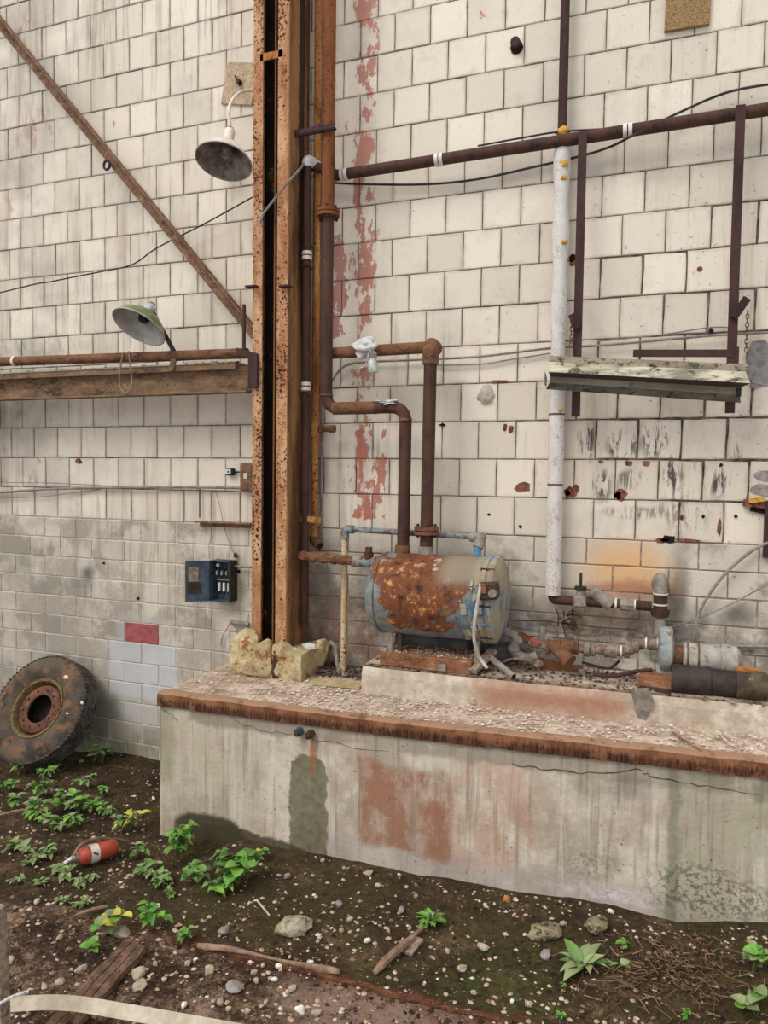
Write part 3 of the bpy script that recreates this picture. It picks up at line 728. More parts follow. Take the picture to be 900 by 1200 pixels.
# angle iron along the front edge: slightly lumpy flange and lip
bm = B(); N = 150; prev = None
for i in range(N + 1):
    x = XA - .006 + (XB - XA) * i / N; y = YF(x); z = slab_top(x); w_ = mnoise.noise(Vector((x * 4, 0, 0))) * .006; w2 = mnoise.noise(Vector((x * 11, 5, 0))) * .005
    prof = [(y + .09, z + .006), (y + .01, z + .008 + w_), (y - .008 + w2, z - .004 + w_), (y - .012 + w2, z - .05), (y - .008 + w_, z - .098 + w2), (y + .02, z - .10 + w2), (y + .02, z - .01), (y + .09, z - .004)]
    cur = [bm.verts.new((x, a, b)) for a, b in prof]
    if prev:
        for k in range(8): bm.faces.new((prev[k], prev[(k + 1) % 8], cur[(k + 1) % 8], cur[k]))
    else: bm.faces.new(cur)
    prev = cur
bm.faces.new(prev[::-1])
obj('iron_edge', bm, M_REDGE, plat, lab='rusted iron edging with dark runs', smooth=True)
# cracks under the iron edge
M_CRACK = plain('crack_shadow', (54, 47, 40), (88, 78, 66), 20, 1)
def crack(pl, parent, wdt=.006, Yf=None):
    ps = [Vector((*[W(a, b, YF(W(a, b, -1.2)[0]))[0]], 0, W(a, b, YF(W(a, b, -1.2)[0]))[1])) for a, b in pl]
    rnd = random.Random(int(pl[0][0])); out_ = []
    for a, b in zip(ps, ps[1:]):
        for k in range(6):
            t = k / 6; q = a.lerp(b, t); q.z += rnd.uniform(-.011, .011); q.y = YF(q.x) + .0105; out_.append(q)
    bm = B(); tube(bm, out_, lambda t: wdt * (.35 + .9 * abs(mnoise.noise(Vector((t * 14, 1, 1))))), 5); obj('crack_line', bm, M_CRACK, parent)
crack([(600, 897), (640, 903), (700, 907), (745, 901), (765, 912), (830, 922), (900, 936)], plat)
crack([(262, 835), (285, 850), (310, 858), (350, 863), (420, 878), (500, 888)], plat, .0025)
crack([(188, 832), (200, 838), (210, 850)], plat, .0025)
# bolts in the face
for n_, (px, py, mt, lb) in enumerate(((351, 857, M_BLUE, 'blue painted bolt head on the platform face under the iron edge'), (364, 860, M_RPIPE, 'rusty broken bolt stub on the platform face under the iron edge'))):
    p = P(px, py, -1.23); t = thing('anchor_bolt', (p.x, -1.22, p.z - .03), lb, 'bolt')
    bm = B(); cyl(bm, (p.x, -1.21, p.z), (p.x, -1.275, p.z), .03, .027, 6); obj('bolt_head', bm, mt, t)
    bm = B(); cyl(bm, (p.x, -1.27, p.z), (p.x + .01, -1.305, p.z - .004), .013, .012, 10); obj('shank', bm, M_RPIPE, t)
# raised curb on the platform
curb = thing('concrete_curb', (-.2, -.35, 1.0), 'low raised concrete kerb on the platform, carrying the tank and pump', 'curb')
def cf(x): return -.645 + (.05 * max(0, x + .3) if x > -.3 else 0) * .6
bm = B(); prev = None
for i in range(61):
    x = -2.05 + (4.4 + 2.05) * i / 60; j = mnoise.noise(Vector((x * 5, 2, 1))) * .012; j2 = mnoise.noise(Vector((x * 9, 7, 1))) * .012
    dz = slab_top(x) * .5 + .5
    prof = [(cf(x) - .012, .97), (cf(x) + j * .4, dz + .14), (cf(x) + .02 + j2, dz + .198 + j * .5), (cf(x) + .1, dz + .205 + j2 * .4), (-.01, 1.205), (-.01, .97)]
    cur = [bm.verts.new((x, a, b)) for a, b in prof]
    if prev:
        for k in range(6): bm.faces.new((prev[k], prev[(k + 1) % 6], cur[(k + 1) % 6], cur[k]))
    else: bm.faces.new(cur)
    prev = cur
bm.faces.new(prev[::-1])
obj('kerb_body', bm, M_CONCT, curb)
CT = lambda x: 1.202 + max(0, x + 1.6) * .008
# rubble on platform and curb
pts = []
while len(pts) < 4200:
    x = rnd.uniform(-3.42, 1.6); y = rnd.uniform(YF(x) + .06, -.03)
    if x > -2.06 and y > -.66: continue
    if -3.3 < x < -2.55 and y > -.5: continue
    d = .35 + .65 * (x > -2.8) * (y > -1.15)
    if rnd.random() < d * (.35 + max(0, mnoise.noise(Vector((x * 2, y * 4, 9))) + .4)): pts.append((x, y, topverts(x, y)[2] + .003))
stuff_stones('rubble_layer', M_RUBBLE, pts, .004, .02, 'crushed pale rubble and paint flakes spread along the platform top', 'rubble', seed=6)
pts = []
while len(pts) < 2600:
    x = rnd.uniform(-2.03, 1.6); y = rnd.uniform(-.62, -.03)
    if rnd.random() < .45 + .5 * mnoise.noise(Vector((x * 3, y * 5, 4))): pts.append((x, y, CT(x) + .003))
stuff_stones('kerb_debris', M_DUST, pts, .005, .028, 'dark flakes and debris littering the raised kerb around the pump', 'debris', seed=8)
pts = []
while len(pts) < 700:
    x = rnd.uniform(-2.6, -2.07); y = rnd.uniform(-.35, -.03); pts.append((x, y, 1.0 + .04 * rnd.random()))
stuff_stones('corner_debris', M_DUST, pts, .006, .034, 'heap of dark flakes between the column footing and the kerb', 'debris', seed=9)
# ================================================================== OBJECTS
# ------------------------------------------------------------------ steel column
YC0, YC1 = -.46, -.10
xl = P(296, 400, YC0).x; xr = P(338, 400, YC0).x - .01
zb = 1.19; zt = 9.4
fl = .085; th_ = .014; wv_ = .1
colm = thing('steel_column', ((xl + xr) / 2, (YC0 + YC1) / 2, zb), 'tall orange rusted steel column made of two channels, standing on a broken footing', 'column')
def channel(name, x_web, x_toe, mat, seed):
    s_ = 1 if x_toe > x_web else -1
    bm = B(); t = th_ * s_
    poly = [(x_web, YC0), (x_toe, YC0), (x_toe, YC0 + th_), (x_web + t, YC0 + th_), (x_web + t, YC1 - th_), (x_toe, YC1 - th_), (x_toe, YC1), (x_web, YC1)]
    rings = []; n = 60
    for i in range(n + 1):
        z = zb + (zt - zb) * i / n
        rings.append([bm.verts.new((x, y, z)) for x, y in poly])
    for a, b in zip(rings, rings[1:]):
        for k in range(8): bm.faces.new((a[k], a[(k + 1) % 8], b[(k + 1) % 8], b[k]))
    bm.faces.new(rings[0]); bm.faces.new(rings[-1][::-1])
    return obj(name, bm, mat, colm)
wfl = (xr - xl) * .27
channel('channel', xl, xl + wfl, M_RCOL, 1)
channel('channel', xr, xr - wfl * 1.12, M_RCOL, 2)
bm = B(); box(bm, (xr + .004, (YC0 + YC1) / 2, (zb + zt) / 2), (.008, YC1 - YC0 - .01, zt - zb - .02)); obj('web_face', bm, M_RSIDE, colm, lab='duller brown side face')
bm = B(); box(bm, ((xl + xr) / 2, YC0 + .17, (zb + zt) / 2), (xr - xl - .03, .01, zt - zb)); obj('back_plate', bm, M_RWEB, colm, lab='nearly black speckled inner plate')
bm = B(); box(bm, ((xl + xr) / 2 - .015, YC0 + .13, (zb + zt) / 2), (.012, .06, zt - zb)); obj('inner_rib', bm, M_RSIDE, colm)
for py in (65, -60, 1400):
    z = P(317, py, YC0).z
    if z < zb: continue
    bm = B(); box(bm, ((xl + xr) / 2, YC0 + .006, z), (xr - xl - 2 * wfl + .06, .012, .06), bev=.002); obj('batten_plate', bm, M_RORG, colm)
for px, wd in ((297, .10), (335, .10)):
    p = P(px, 336, YC0 - .02)
    bm = B(); box(bm, (p.x + (-.01 if px < 300 else 0), YC0 - .028, p.z), (wd, .058, .012)); obj('splice_lug', bm, M_RDK, colm)
rnd = random.Random(5)
for i in range(9):
    z = P(300, [130, 230, 345, 375, 352, 470, 600, 655, 700][i], YC0).z; x = (xl + wfl * .55) if i % 2 else (xr - wfl * .5)
    bm = B(); cyl(bm, (x, YC0 - .001, z), (x, YC0 + .004, z), .009, seg=8); obj('bolt_hole', bm, M_VOID, colm)
for py in range(20, 740, 60):
    p = P(352, py, -.25); 
    bm = B(); cyl(bm, (xr + .007, -.27 + (py % 3) * .02, p.z), (xr + .015, -.27 + (py % 3) * .02, p.z), .011, .007, 8); obj('rivet', bm, M_RSIDE, colm)
# ------------------------------------------------------------------ footing chunks
foot = thing('column_footing', ((xl + xr) / 2, -.32, 1.0), 'crumbling ochre painted concrete footing in chunks under the steel column', 'footing')
def chunk(cx, cy, cz, sx, sy, sz, seed, mat=None, rot=0, name='footing_chunk'):
    bm = B(); r = bmesh.ops.create_cube(bm, size=1.0); bmesh.ops.subdivide_edges(bm, edges=bm.edges[:], cuts=3, use_grid_fill=True)
    o_ = Vector((seed * 3.1, 1, 2))
    for v in bm.verts:
        p = v.co; n = mnoise.noise(p * 2.2 + o_); n2 = mnoise.noise(p * 6 + o_)
        rd = 1 - .16 * max(0, p.length - .6)
        v.co = Vector((p.x * rd * (1 + .22 * n), p.y * rd * (1 + .18 * n2), p.z * rd + (.10 * n if p.z > 0 else 0)))
    bm.transform(Matrix.Translation((cx, cy, cz)) @ Matrix.Rotation(rot, 4, 'Z') @ Matrix.Diagonal((sx, sy, sz, 1)))
    return obj(name, bm, mat or M_OCHRE, foot)
def boulder(cx, cy, sx, sy, sz, seed, rot=0, lean=0):
    bm = B(); rock(bm, (0, 0, 0), (sx, sy, sz), 3, .55, seed, rot)
    bm.transform(Matrix.Translation((cx, cy, 1.0 + sz * .40)) @ Matrix.Rotation(lean, 4, 'Y')); return obj('footing_chunk', bm, M_OCHRE, foot)
boulder(xl - .16, -.28, .26, .24, .34, 1, .3, -.3)
boulder(xl - .09, -.40, .19, .20, .30, 12, -.2, -.15)
boulder(xl - .00, -.50, .24, .20, .38, 3, .15, .08)
boulder(xl + .14, -.50, .22, .22, .36, 14, .6, -.1)
boulder(xl + .12, -.56, .34, .14, .17, 9, .12)
boulder(xl + .04, -.52, .30, .16, .16, 19, .1)
chunk((xl + xr) / 2, -.33, 1.09, .36, .38, .25, 5)
chunk(xl + .10, -.50, 1.07, .30, .16, .20, 21, rot=.1)
boulder(xl - .10, -.36, .30, .26, .26, 22, .4)
boulder(xr + .01, -.50, .25, .20, .36, 16, .1, .12)
chunk(xr + .09, -.40, 1.09, .22, .36, .27, 6, rot=.05)
boulder(xr + .17, -.20, .24, .30, .34, 7, -.1, .2)
bm = B(); box(bm, (xr - .035, -.555, 1.13), (.045, .05, .2), Matrix.Rotation(.12, 3, 'Y')); obj('rust_streaked_dowel', bm, M_RPIPE, foot)
bm = B(); rock(bm, (xr + .16, -.33, 1.235), (.17, .10, .05), 2, .5, 3); rock(bm, (xr + .08, -.46, 1.225), (.09, .07, .05), 2, .5, 5)
obj('plaster_lumps', bm, M_RAG, foot, kind='stuff')
p = P(392, 752, -.16)
bm = B(); tube(bm, smoothpath([(p.x - .05, -.16, 1.24), (p.x + .02, -.18, 1.21), (p.x + .05, -.2, 1.08), (p.x + .09, -.22, 1.0)]), .022, 8, rough=.2)
obj('torn_sheathing', bm, M_GREYM, None, True, 'twisted grey strip of torn sheathing hanging off the column footing', 'sheathing')
bm = B(); beam(bm, P(340, 805, -.75), P(425, 797, -.60), .05, .02, (0, 0, 1)); 
p = PZ(395, 800, 1.015); bm.free(); bm = B(); box(bm, (p.x, p.y, 1.012), (.42, .16, .018), Matrix.Rotation(.1, 3, 'Z')); obj('ochre_base_plate', bm, M_OCHRE, None, lab='thin ochre plate lying flat beside the footing, between it and the kerb', cat='plate')
# ------------------------------------------------------------------ pipes round the column
def pipe(name, pts, r, mat, lab, cat='pipe', rad=None, rough=.0, seg=14):
    root = thing(name, pts[-1] if Vector(pts[-1]).z < Vector(pts[0]).z else pts[0], lab, cat)
    bm = B(); tube(bm, pts, r, seg, rad, rough=rough); obj('pipe_run', bm, mat, root, True); return root
def collar(par, c, d, r, L, mat, name='coupling', seg=14, r2=None):
    c = Vector(c); d = Vector(d).normalized(); bm = B(); cyl(bm, c - d * L / 2, c + d * L / 2, r, r2, seg); return obj(name, bm, mat, par, True)
def flange(par, c, d, r, L, mat, nb=6):
    c = Vector(c); d = Vector(d).normalized(); bm = B()
    cyl(bm, c - d * L / 2, c - d * L * .06, r, seg=20); cyl(bm, c + d * L * .06, c + d * L / 2, r, seg=20)
    o = obj('flange', bm, mat, par, True); u, v = frame_from(d)
    for i in range(nb):
        q = c + (u * math.cos(i * 6.283 / nb + .3) + v * math.sin(i * 6.283 / nb + .3)) * r * .8
        bm = B(); cyl(bm, q - d * L * .85, q + d * L * .85, r * .12, seg=6); obj('bolt', bm, M_RDK, o)
    return o
Z = Vector((0, 0, 1)); XV = Vector((1, 0, 0))
def vpt(px, py, Y, xref=None):
    p = P(px, py, Y)
    if xref is not None: p.x = xref
    return p
# B: big pipe left of the wall
xb = P(383, 400, -.30).x
A_ = Vector((xb, -.30, 9.4)); fz = P(385, 250, -.30).z; ez = P(390, 479, -.30).z; xt = P(474, 560, -.33).x
bp = thing('main_pipe', (xt, -.36, 2.02), 'thick rusty pipe beside the column that steps right and drops into the tank', 'pipe')
bm = B(); tube(bm, [A_, (xb, -.30, fz)], .052, 16); obj('upper_pipe', bm, M_RUPR, bp, True, lab='orange-brown upper length')
bm = B(); tube(bm, [(xb, -.30, fz), (xb, -.30, ez), (xt, -.32, ez), (xt, -.34, 2.0)], .049, 16, .13); obj('lower_pipe', bm, M_RPIPE, bp, True, lab='dark brown lower run with two bends')
flange(bp, (xb, -.30, fz), Z, .095, .06, M_RUPR)
collar(bp, (xb + .26, -.312, ez), XV, .0515, .38, M_RHOR, 'scaly_sleeve')
collar(bp, (xb, -.30, P(383, 463, -.3).z), Z, .056, .02, M_RHOR); collar(bp, (xt, -.335, P(474, 492, -.33).z), Z, .055, .02, M_RHOR)
collar(bp, (xt, -.35, 2.075), Z, .062, .10, M_RHOR, 'tank_boss')
# D: second pipe with big elbow
xd = P(505, 420, -.30).x; dz = P(505, 406, -.30).z; xd0 = xb + .05
dp = thing('return_pipe', (xd, -.36, 2.02), 'rusty pipe crossing from behind the column to an elbow, then down to the tank', 'pipe')
xdb = P(500, 640, -.33).x
bm = B(); tube(bm, [(xb - .02, -.22, dz), (xd - .03, -.27, dz)], .047, 16); obj('level_run', bm, M_RHOR, dp, True, lab='scaly orange-brown level run')
bm = B(); tube(bm, [(xd, -.20, dz), (xd, -.31, dz), (xd, -.31, dz - .14)], .064, 16, .07); rock(bm, (xd, -.285, dz + .0), (.135, .13, .135), 3, .05, 2, flat=False); obj('elbow', bm, M_RHOR, dp, True)
bm = B(); tube(bm, [(xd, -.31, dz - .02), (xdb, -.34, 2.03)], .051, 16); obj('down_pipe', bm, M_RPIPE, dp, True, lab='dark brown down pipe')
flange(dp, (xdb, -.34, P(501, 622, -.34).z), Z, .098, .06, M_RHOR)
collar(dp, (xdb, -.35, 2.075), Z, .06, .10, M_GREYM, 'tank_boss')
# A: orange pipe
xa = P(370, 400, -.12).x
ap = thing('orange_pipe', (xa, -.12, P(370, 638, -.12).z), 'thin bright orange pipe running down between the column and the thick pipe', 'pipe')
bm = B(); tube(bm, [(xa, -.12, 9.4), (xa, -.12, P(370, 632, -.12).z)], .031, 12); obj('pipe_run', bm, M_RORG, ap, True)
zt_ = P(371, 503, -.12).z
collar(ap, (xa, -.12, zt_), Z, .042, .13, M_RORG, 'tee_fitting')
bm = B(); tube(bm, [(xa + .02, -.12, zt_), (xa + .16, -.13, zt_ + .0)], .024, 12); obj('stub', bm, M_RHOR, ap, True)
collar(ap, (xa + .165, -.13, zt_), XV, .032, .05, M_RHOR, 'end_cap'); collar(ap, (xa + .06, -.12, zt_), XV, .035, .03, M_RHOR)
zq = P(371, 635, -.12).z
bm = B(); tube(bm, [(xa, -.12, zq + .05), (xa, -.12, zq), (xa + .07, -.15, zq - .03)], .04, 12, .05); obj('open_elbow', bm, M_RHOR, ap, True)
bm = B(); cyl(bm, (xa + .068, -.149, zq - .028), (xa + .074, -.152, zq - .031), .026, seg=12); obj('bore', bm, M_VOID, ap)
# thin grey conduit between
xg = P(378, 300, -.05).x
pipe('thin_conduit', [(xg, -.03, 9.4), (xg, -.03, P(378, 640, -.03).z)], .012, M_GCABLE, 'thin grey conduit almost hidden behind the pipes beside the column', 'conduit', seg=8)
# C: narrow pipe at the column side with wrapped elbow
YCp = -.24; xc = P(359, 400, YCp).x; cz = P(361, 192, YCp).z
cp = thing('side_pipe', (xc, YCp, 1.9), 'brown pipe close against the column side with a wrapped white elbow on top', 'pipe')
bm = B(); tube(bm, [(xc, YCp, cz), (xc, YCp, P(358, 735, YCp).z)], .036, 14); obj('pipe_run', bm, M_RPIPE, cp, True)
bm = B(); tube(bm, [(xc, YCp, cz - .03), (xc, YCp, cz + .03), (xc + .05, YCp + .08, cz - .0)], .048, 14, .05, rough=.06); obj('wrapped_elbow', bm, M_LAG, cp, True, lab='white taped elbow')
bm = B(); tube(bm, [(xc + .03, YCp + .05, cz), P(398, 206, -.15)], .04, 12); obj('link_pipe', bm, M_RPIPE, cp, True)
for py, mt in ((300, M_FOAM), (453, M_RAG)):
    z = P(359, py, YCp).z; collar(cp, (xc, YCp, z - .02), Z, .044, .03, M_WHITE); collar(cp, (xc, YCp, z + .02), Z, .044, .03, M_WHITE)
for py in (316, 462):
    p = P(352, py, -.24); bm = B(); box(bm, (p.x + .03, -.24, p.z), (.17, .035, .014)); tube(bm, [(xc - .045, -.25, p.z), (xc - .04, -.29, p.z + .02), (xc + .04, -.29, p.z + .02), (xc + .045, -.25, p.z)], .008, 6, .03)
    obj('pipe_clip', bm, M_RDK if py < 400 else M_RHOR, cp)
p = P(356, 607, -.26); bm = B(); beam(bm, (p.x - .02, -.27, p.z), (p.x + .14, -.22, p.z - .02), .05, .01, (0, -1, 0)); obj('torn_strap', bm, M_RORG, cp)
# support bar G
p0 = P(344, 158, -.36); p1 = P(393, 152, -.36)
gb = thing('pipe_hanger', p0, 'short dark iron bar bolted from the column to the thick pipe', 'bracket')
bm = B(); beam(bm, (xr, -.37, p0.z), (p1.x, -.37, p0.z + .01), .05, .02); obj('bar', bm, M_RDK, gb)
bm = B(); beam(bm, (xr, -.36, p0.z - .01), (p1.x, -.36, p0.z), .012, .05); obj('lower_leg', bm, M_RDK, gb)
for px in (374, 388):
    q = P(px, 150, -.37); bm = B(); cyl(bm, (q.x, -.37, p0.z + .02), (q.x, -.37, p0.z + .05), .01, seg=6); obj('bolt', bm, M_RDK, gb)
# rope / conduit I
bm = B(); tube(bm, smoothpath([(xc - .01, YCp - .03, cz + .0), P(347, 203, -.40), P(338, 213, -.50), P(322, 233, -.50), P(309, 250, -.50), P(305, 262, -.49)]), .010, 8)
obj('grey_cord', bm, M_GCABLE, None, True, 'grey cord running from the taped elbow down across the column front', 'cord')
# F: scaly pipe from column to tank
fzz = P(400, 657, -.36).z; x0 = P(352, 657, -.33).x; x1 = P(436, 657, -.36).x
fp = thing('crusted_pipe', (x0, -.36, fzz), 'short heavily crusted rusty pipe entering the left end of the tank', 'pipe')
bm = B(); tube(bm, [Vector((x0, -.34, fzz + .02)).lerp(Vector((x1, -.36, fzz)), t / 24) for t in range(25)], lambda t: .034 + .012 * abs(math.sin(t * 23)) , 14, rough=.16); obj('pipe_run', bm, M_RHOR, fp)
bm = B(); tube(bm, [(x1 - .16, -.36, fzz), (x1 - .10, -.36, fzz)], .046, 14); obj('ribbed_union', bm, M_GREYM, fp, True)
bm = B(); tube(bm, [(x1 - .10, -.36, fzz), (x1 + .03, -.36, fzz)], .045, 14); obj('tee_fitting', bm, M_BLUEPIPE, fp, True, lab='blue-grey painted tee')
bm = B(); cyl(bm, (x1 - .03, -.36, fzz + .02), (x1 - .03, -.36, fzz + .075), .04, seg=12); box(bm, (x1 - .03, -.36, fzz + .10), (.045, .045, .045)); obj('plug', bm, M_RPIPE, fp, lab='rusty square plug')
# E: small painted pipe
YE = -.22; xe = P(404, 640, YE).x; eza = P(404, 620, YE).z; xe2 = P(562, 630, YE).x
ep = thing('small_painted_pipe', (xe, YE, 1.0), 'slim pipe rising from the platform, with pale blue fittings, over to the tank', 'pipe')
bm = B(); tube(bm, [(xe, YE, 1.0), (xe, YE, eza - .03)], .027, 12); obj('riser', bm, rust('cream_rust', (120, 74, 48), (188, 156, 118), (214, 194, 160), 9, (.36, .44, .56), (1, 1, .25), speck=(104, 58, 38), spk=.55), ep, True, lab='cream and rust coloured riser')
bm = B(); tube(bm, [(xe, YE, eza - .08), (xe, YE, eza), (xe + .08, YE, eza)], .036, 12, .04); obj('blue_elbow', bm, M_BLUEPIPE, ep, True)
bm = B(); tube(bm, [(xe + .06, YE, eza), (xe2 - .03, YE, eza - .02)], .024, 12); obj('level_run', bm, M_BLUEPIPE, ep, True)
bm = B(); tube(bm, [(xe2 - .07, YE, eza - .02), (xe2 + .02, YE - .02, eza - .02), (xe2, YE - .06, eza - .10)], .04, 12, .05); rock(bm, (xe2 + .01, YE - .02, eza - .02), (.10, .1, .09), 2, .05, 1, flat=False); obj('elbow', bm, M_GREYM, ep, True)
bm = B(); cyl(bm, (xe2, YE - .06, eza - .08), (xe2, YE - .06, eza - .19), .028, seg=12); obj('blue_nipple', bm, M_BLUEBR, ep, True, lab='bright blue nipple')
bm = B(); cyl(bm, (xe2, YE - .06, eza - .18), (xe2, YE - .06, 2.0), .034, .04, 12); obj('boss', bm, M_GREYM, ep, True)
# ------------------------------------------------------------------ rags and jar on the pipes
def rag(px, py, Y, s, seed, lab):
    p = P(px, py, Y); bm = B(); rock(bm, p, s, 4, 1.1, seed, flat=False); return obj('dusty_rag', bm, M_RAG, None, False, lab, 'rag')
rag(428, 409, -.30, (.20, .15, .13), 3, 'dusty grey rag bundled over the upper level pipe')
rag(455, 472, -.33, (.17, .12, .045), 6, 'small white rag lying flat on the lower stepped pipe')
j = P(437, 428, -.33); jt = thing('cloudy_jar', (j.x, -.33, j.z - .07), 'clouded glass jar hanging under the rag on the upper pipe', 'jar')
bm = B(); lathe(bm, [(0, 0), (.035, 0), (.042, .015), (.042, .08), (.03, .1), (.03, .12), (0, .12)], (j.x + .01, -.33, j.z - .06), (-.2, 0, 1), 16); obj('glass_body', bm, M_JAR, jt, True)
bm = B(); cyl(bm, (j.x - .014, -.33, j.z + .055), (j.x - .02, -.33, j.z + .08), .034, seg=14); obj('neck_band', bm, M_GREYM, jt, True)
bm = B(); tube(bm, smoothpath([P(436, 404, -.36), P(431, 418, -.38), P(428, 428, -.37), P(421, 432, -.37)]), .004, 5); obj('dangling_thread', bm, M_RAG, None, lab='thin pale thread hanging from the rag on the pipe', cat='thread')
# ------------------------------------------------------------------ tank
TY = -.38; tx0 = P(432, 700, TY).x + .03; tx1 = P(590, 690, TY).x; tz = 1.748; tr = .318
tank = thing('rusty_tank', ((tx0 + tx1) / 2, TY, 1.2), 'horizontal steel tank with peeling blue paint and heavy rust, on a kerb by the wall', 'tank')
def tank_mat():
    s = Mat('tank_paint', rough=.8)
    a = s.noise(4.5, 7, .72); b = s.noise(14, 6, .75, off=4); f = s.ma('ADD', s.ma('MULTIPLY', a, .6), s.ma('MULTIPLY', b, .4))
    blue = s.mix(s.ss(b, .35, .65), (100, 116, 124), (146, 148, 140))
    rst = s.mix(s.ss(b, .36, .5), (62, 34, 24), (118, 70, 44)); rst = s.mix(s.mul(s.ss(b, .55, .63), s.ss(a, .42, .56)), rst, (206, 150, 92))
    cen = s.ell((tx0 + tx1) / 2 - .02, tz + .06, .42, .42, .35, 1.1, s.wz(.14, 4))
    top = s.ss(s.z, tz + .02, tz + .2)
    k = s.ma('ADD', f, s.ma('ADD', s.ma('MULTIPLY', cen, .20), s.ma('MULTIPLY', top, .10)))
    col = s.mix(s.ss(k, .56, .60), blue, rst)
    col = s.mix(s.mul(s.ss(s.noise(6, 6, .7, off=12), .58, .62), s.ss(s.z, tz - .35, tz + .1, 1, 0)), col, (150, 142, 118))
    du = s.mul(s.ss(s.z, tz + .08, tz + .2), s.ss(s.x, tx1 - .52, tx1 - .36)); col = s.mix(s.mul(du, s.ss(b, .66, .6), .9), col, (146, 132, 114))
    dn = s.ss(s.z, tz - .22, tz - .32, 1, 0)
    flk = s.mul(s.ss(s.noise(3.2, 6, .7, off=30), .60, .62), s.ss(s.x, tx0 + .4, tx0 + .5)); col = s.mix(s.mul(flk, .9), col, (176, 172, 152))
    br = s.mul(s.ss(s.x, tx1 - .36, tx1 - .22), s.ss(s.z, tz - .02, tz + .08, 1, 0), s.ss(s.noise(7, 6, .72, off=66, stretch=(1, 1, .5)), .48, .53)); col = s.mix(s.mul(br, .8), col, (74, 112, 142))
    bg_ = s.mul(s.ss(s.x, tx1 - .22, tx1 - .14), s.ss(s.noise(6, 6, .72, off=68, stretch=(1, 1, .5)), .46, .50)); col = s.mix(s.mul(bg_, .9), col, (158, 148, 124))
    return s.out(col, f, .9, .012)
M_TANK = tank_mat()
bm = B(); n = 26; prof = [(0, 0.0), (.10, .004), (.2, .02), (.27, .045), (.305, .08), (tr, .12)]
L = tx1 - tx0
full = prof + [(tr, L * t) for t in (.3, .45, .6)] + [(tr, L - .14), (.30, L - .1)]
lathe(bm, [(r, h) for r, h in full], (tx0, TY, tz), XV, 56); 
for v in bm.verts:
    nn = mnoise.noise(v.co * 9) * .004 + mnoise.noise(v.co * 30) * .0025
    dvec = Vector((0, v.co.y - TY, v.co.z - tz)); v.co += dvec.normalized() * nn if dvec.length > 1e-4 else Vector()
obj('shell', bm, M_TANK, tank, True)
bm = B(); lathe(bm, [(.30, 0), (.326, 0), (.326, .03), (.318, .035), (.318, .05), (.328, .05), (.328, .085), (.29, .115), (.2, .14), (.1, .15), (0, .152)], (tx1 - .12, TY, tz), XV, 48); obj('end_flange', bm, M_TANK, tank, True, lab='bolted end cover with flaking grey-blue paint')
for i in range(14):
    t = i * 6.283 / 14; q = Vector((tx1 - .075, TY + math.cos(t) * .322, tz + math.sin(t) * .322)); bm = B(); cyl(bm, q + XV * -.055, q + XV * .045, .010, seg=6); obj('flange_bolt', bm, M_RDK if i % 2 else M_BLUEBR, tank)
bm = B(); tube(bm, [Vector((tx0 + .125, TY + math.cos(t * 6.2832 / 40) * tr, tz + math.sin(t * 6.2832 / 40) * tr)) for t in range(41)], .006, 6); obj('weld_seam', bm, M_RHOR, tank, True)
# flaking paint slivers on the end
rnd = random.Random(9)
for i in range(10):
    t = rnd.uniform(2.6, 4.9); x = tx1 - rnd.uniform(.10, .26); q = Vector((x, TY + math.cos(t) * (tr + .005), tz + math.sin(t) * (tr + .005)))
    d = Vector((0, math.cos(t), math.sin(t))); tg = Vector((0, -math.sin(t), math.cos(t)))
    bm = B(); hh = rnd.uniform(.03, .09); ww = rnd.uniform(.012, .03)
    prism(bm, [(-ww, -hh), (ww * .6, -hh * .7), (ww, hh * .8), (-ww * .5, hh)], q, XV, (tg + d * .22), d * .003); obj('paint_flake', bm, M_RLEDGE, tank)
# label-like leftover patches of paper
for (px, py, s_) in ((519, 731, .03), (534, 716, .022)):
    pass
# legs
for px, nm in ((459, 0), (470, 1), (560, 2)):
    p = P(px, 745, TY - .1); bm = B()
    beam(bm, (p.x, TY - .12, 1.25), (p.x, TY - .12, 1.47), .035, .03); box(bm, (p.x, TY - .12, 1.262), (.08, .08, .02)); obj('leg', bm, M_GREYM if nm != 1 else M_RPIPE, tank)
# side box and hose
p = P(573, 692, TY - .30); bx = p
bm = B(); box(bm, (p.x, TY - .31, p.z), (.14, .10, .12), Matrix.Rotation(-.1, 3, 'Y'), .012); obj('valve_block', bm, M_RPIPE, tank)
bm = B(); cyl(bm, (p.x + .04, TY - .34, p.z - .01), (p.x + .04, TY - .385, p.z - .01), .035, .03, 8); obj('gland_nut', bm, M_GREYM, tank)
bm = B(); box(bm, (p.x - .03, TY - .365, p.z + .02), (.05, .02, .07), None, .005); obj('cover_plate', bm, M_RHOR, tank)
hs = [P(563, 684, TY - .36), P(562, 692, TY - .37), P(560, 705, TY - .37), P(556, 730, TY - .36), P(556, 752, TY - .33), P(562, 770, -.62), P(571, 783, -.64)]
bm = B(); tube(bm, smoothpath(hs), .0125, 8); obj('pale_hose', bm, M_GCABLE if False else plain('pale_hose', (176, 170, 162), (206, 200, 192), 14, .6), None, True, 'pale flexible hose hanging from the valve block down in front of the tank', 'hose')
# grey cylinder under the tank
bm = B(); zc = 1.34; tube(bm, [(P(466, 745, -.2).x, -.2, zc), (P(550, 748, -.2).x, -.2, zc)], .075, 14); rock(bm, (P(592, 757, -.24).x, -.24, zc - .02), (.34, .17, .15), 3, .1, 3, flat=False)
obj('buried_float', bm, plain('dark_grey_shell', (74, 72, 72), (104, 100, 96), 10, .8), None, True, 'dark grey rounded drum lying under the tank', 'drum')
